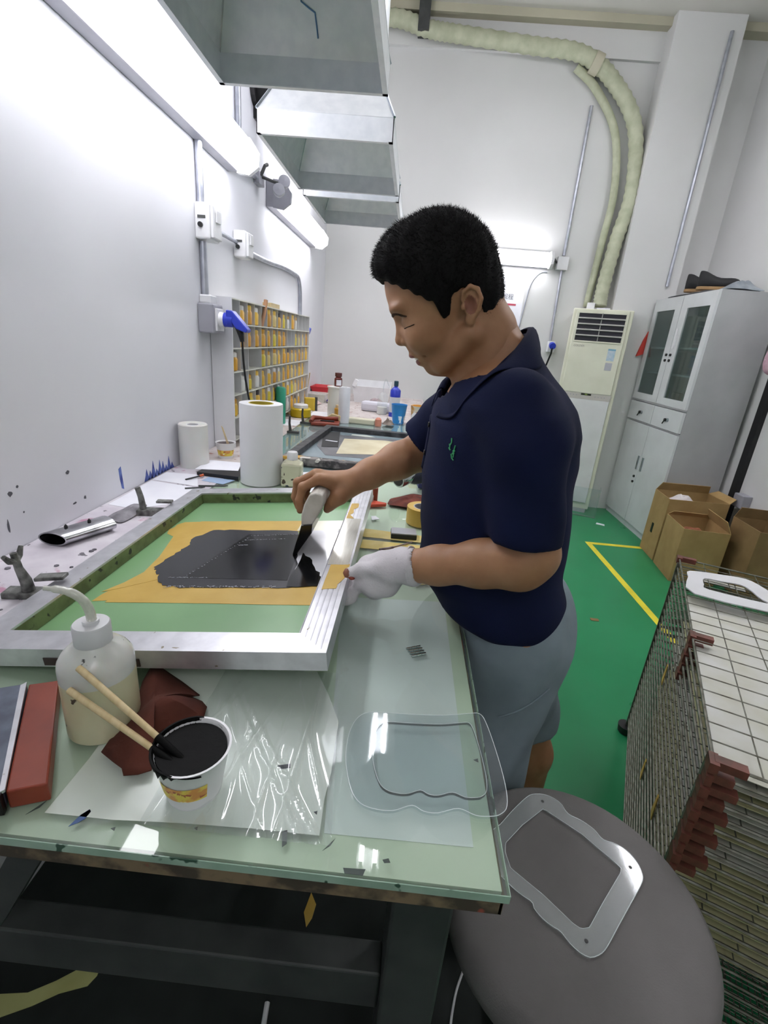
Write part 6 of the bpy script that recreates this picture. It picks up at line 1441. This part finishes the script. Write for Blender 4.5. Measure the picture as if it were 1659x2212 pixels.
hang(B().lathe([(0, -.0086), (.006, -.0066), (.0086, 0), (.006, .0066), (0, .0086)], 14).obj('bare_fingertip', M['skin_red'], loc=tuple(q - nrm * .0055), smooth='all'))
hang(B().lathe([(0, -.004), (.005, -.002), (.006, 0), (.004, .002), (0, .003)], 10).obj('glove_stain', M['rubber_red'], loc=tuple(gb.find_nearest(Vector((-.068, .728, .925)))[0]), smooth='all'))
# ---- hair
Hr = Field((-.10, -.105, -.055), (.160, .105, .175), .0026)
base = Hr.ell((.031, 0, .052), (.089, .0745, .088)); Hr.F = base.astype(np.float32)
Hr.add(Hr.ell((-.012, 0, .012), (.050, .058, .050)), .02)
Hr.add(Hr.ell((.062, 0, -.004), (.0545, .0585, .070)), .025); Hr.chain([(-.002, 0, -.03), (-.035, 0, -.09)], [.0525, .055], .02, .02)
X, Y, Z = Hr.X, Hr.Y, Hr.Z
ss = lambda a, lo, hi: np.clip((a - lo) / (hi - lo), 0, 1)
th = .0022 + .0092 * ss(Z, -.01, .075) + .010 * ss(X, .055, .115) * ss(Z, .075, .10) + .0028 * ss(Z, .10, .14)
hx = np.array([-.10, -.050, -.030, -.0245, -.020, -.012, .010, .0225, .027, .031, .0385, .044, .051, .066, .084, .098, .109, .1225, .14])
hz = np.array([-.036, -.034, -.033, -.028, -.005, .026, .028, .018, .004, -.006, -.010, .004, .0195, .033, .049, .060, .069, .0787, .088])
lat = ss(np.abs(Y), 0, .05)
line = np.interp(X, hx, hz) + .002 * np.sin(400 * X) + .0015 * np.sin(330 * Y + 200 * X)
Hr.F = np.maximum(Hr.F - th + .0016 * np.sin(160 * X + 40 * Z) * np.sin(150 * Y + 30 * Z), line - Z).astype(np.float32)
V, Q = Hr.mesh(); V = relax(V, Q, 1, .4)
me_v = h2w(V)
rs = np.random.RandomState(5); fcs = V[Q]; cen = fcs.mean(1); nr = np.cross(fcs[:, 2] - fcs[:, 0], fcs[:, 3] - fcs[:, 1]); nr /= np.linalg.norm(nr, axis=1)[:, None] + 1e-9
outw = cen - np.array([.03, 0, .03]); good = (np.einsum('ij,ij->i', nr, outw) > 0) & (cen[:, 2] > np.interp(cen[:, 0], hx, hz) + .004)
flip = np.einsum('ij,ij->i', nr, outw) < 0
ids = np.where(cen[:, 2] > np.interp(cen[:, 0], hx, hz) + .004)[0]; nr[flip] *= -1
ids = rs.choice(ids, 15000)
P0 = cen[ids] + rs.normal(0, .001, (len(ids), 3)); N0 = nr[ids]
ln = (.0022 + .0042 * np.clip((cen[ids, 2] + .01) / .10, 0, 1)) * rs.uniform(.5, 1.25, len(ids))
D0 = N0 + rs.normal(0, .42, N0.shape) + np.array([.35, 0, .0]) * np.clip(cen[ids, 2:3] / .1, 0, 1) + np.array([0, 0, -.5]) * np.clip(1 - cen[ids, 2:3] / .06, 0, 1)
D0 /= np.linalg.norm(D0, axis=1)[:, None]
A_ = np.cross(D0, rs.normal(0, 1, D0.shape)); A_ /= np.linalg.norm(A_, axis=1)[:, None]; C_ = np.cross(D0, A_)
sv = []
r0 = .00042
for a in range(3):
    ang = 2 * PI * a / 3; sv.append(P0 - D0 * .001 + (A_ * math.cos(ang) + C_ * math.sin(ang)) * r0)
sv.append(P0 + D0 * ln[:, None]); sv = np.stack(sv, 1)
SVw = h2w(sv.reshape(-1, 3)); k4 = 4 * np.arange(len(ids))[:, None]
tri = np.concatenate([np.concatenate([k4 + i, k4 + (i + 1) % 3, k4 + 3], 1) for i in range(3)])
me = bpy.data.meshes.new('hair'); allv = np.concatenate([me_v, SVw]) - PO
me.from_pydata(allv.tolist(), [], Q.tolist() + (tri + len(me_v)).tolist()); me.materials.append(M['hair'])
me.polygons.foreach_set('use_smooth', [True] * len(me.polygons)); me.update()
ho = bpy.data.objects.new('hair', me); COL.objects.link(ho); ho.parent = person
# ---- brows, lashes, teeth
def on_head(p, off=.0006):
    q, nrm, _, _ = head_bvh.find_nearest(Vector(h2w(np.array(p)).tolist())); return tuple(q + nrm * off)
for s_ in (-1, 1):
    pts = [(.116, s_ * .013, .0215), (.114, s_ * .023, .0225), (.106, s_ * .036, .0195), (.094, s_ * .049, .0125)]
    hang(B().tube([on_head(p, .0004) for p in catmull(pts, 5)], [.0014] + [.0025] * 6 + [.0023] * 6 + [.0015] * 2 + [.0006], 8).obj('eyebrow', M['brow'], smooth=True))
    pts = [(.0985, s_ * .034, -.0035), (.0930, s_ * .041, -.0048), (.0865, s_ * .047, -.0050), (.0820, s_ * .050, -.0042)]
    hang(B().tube([on_head(p, .0005) for p in catmull(pts, 5)], [.0003] + [.0006] * 14 + [.0003], 6).obj('eyelash', M['hair'], smooth=True))
tp = h2w(np.array((.0925, 0, -.0535)))
o = B().lathe([(0, -.003), (.010, -.003), (.012, 0), (.010, .003), (0, .003)], 16, sx=.5, sy=1.3).obj('teeth', mat('teeth', 'e4ddd2', .3), loc=tuple(tp), rot=(0, -hb, 0), smooth=True); hang(o)

# ================================================================ SQUEEGEE IN THE BARE HAND
sq = thing('squeegee', 'squeegee with off-white handle and black inked blade in the bare right hand', 'squeegee', (-.19, .968, .90))
M['sq_handle'] = mat('off_white_handle', 'cfcac2', .45, col2='b5aea2', scale=22, lo=.3, hi=.6)
hp = [(-.181, 1.014), (-.168, 1.020), (-.154, 1.016), (-.150, 1.004), (-.153, .988), (-.166, .962), (-.176, .945), (-.188, .938), (-.196, .945), (-.1965, .968), (-.191, .992)]
B().prism([(x + .19, z - .90) for x, z in hp], -.062, .062, 'y').obj('handle', M['sq_handle'], sq, bevel=.003, smooth=True)
bp_ = [(-.195, .948), (-.172, .952), (-.173, .932), (-.193, .899), (-.2045, .8785), (-.2125, .8785), (-.207, .902), (-.200, .927)]
B().prism([(x + .19, z - .90) for x, z in bp_], -.066, .066, 'y').obj('blade', M['black_ink'], sq, bevel=.0015)
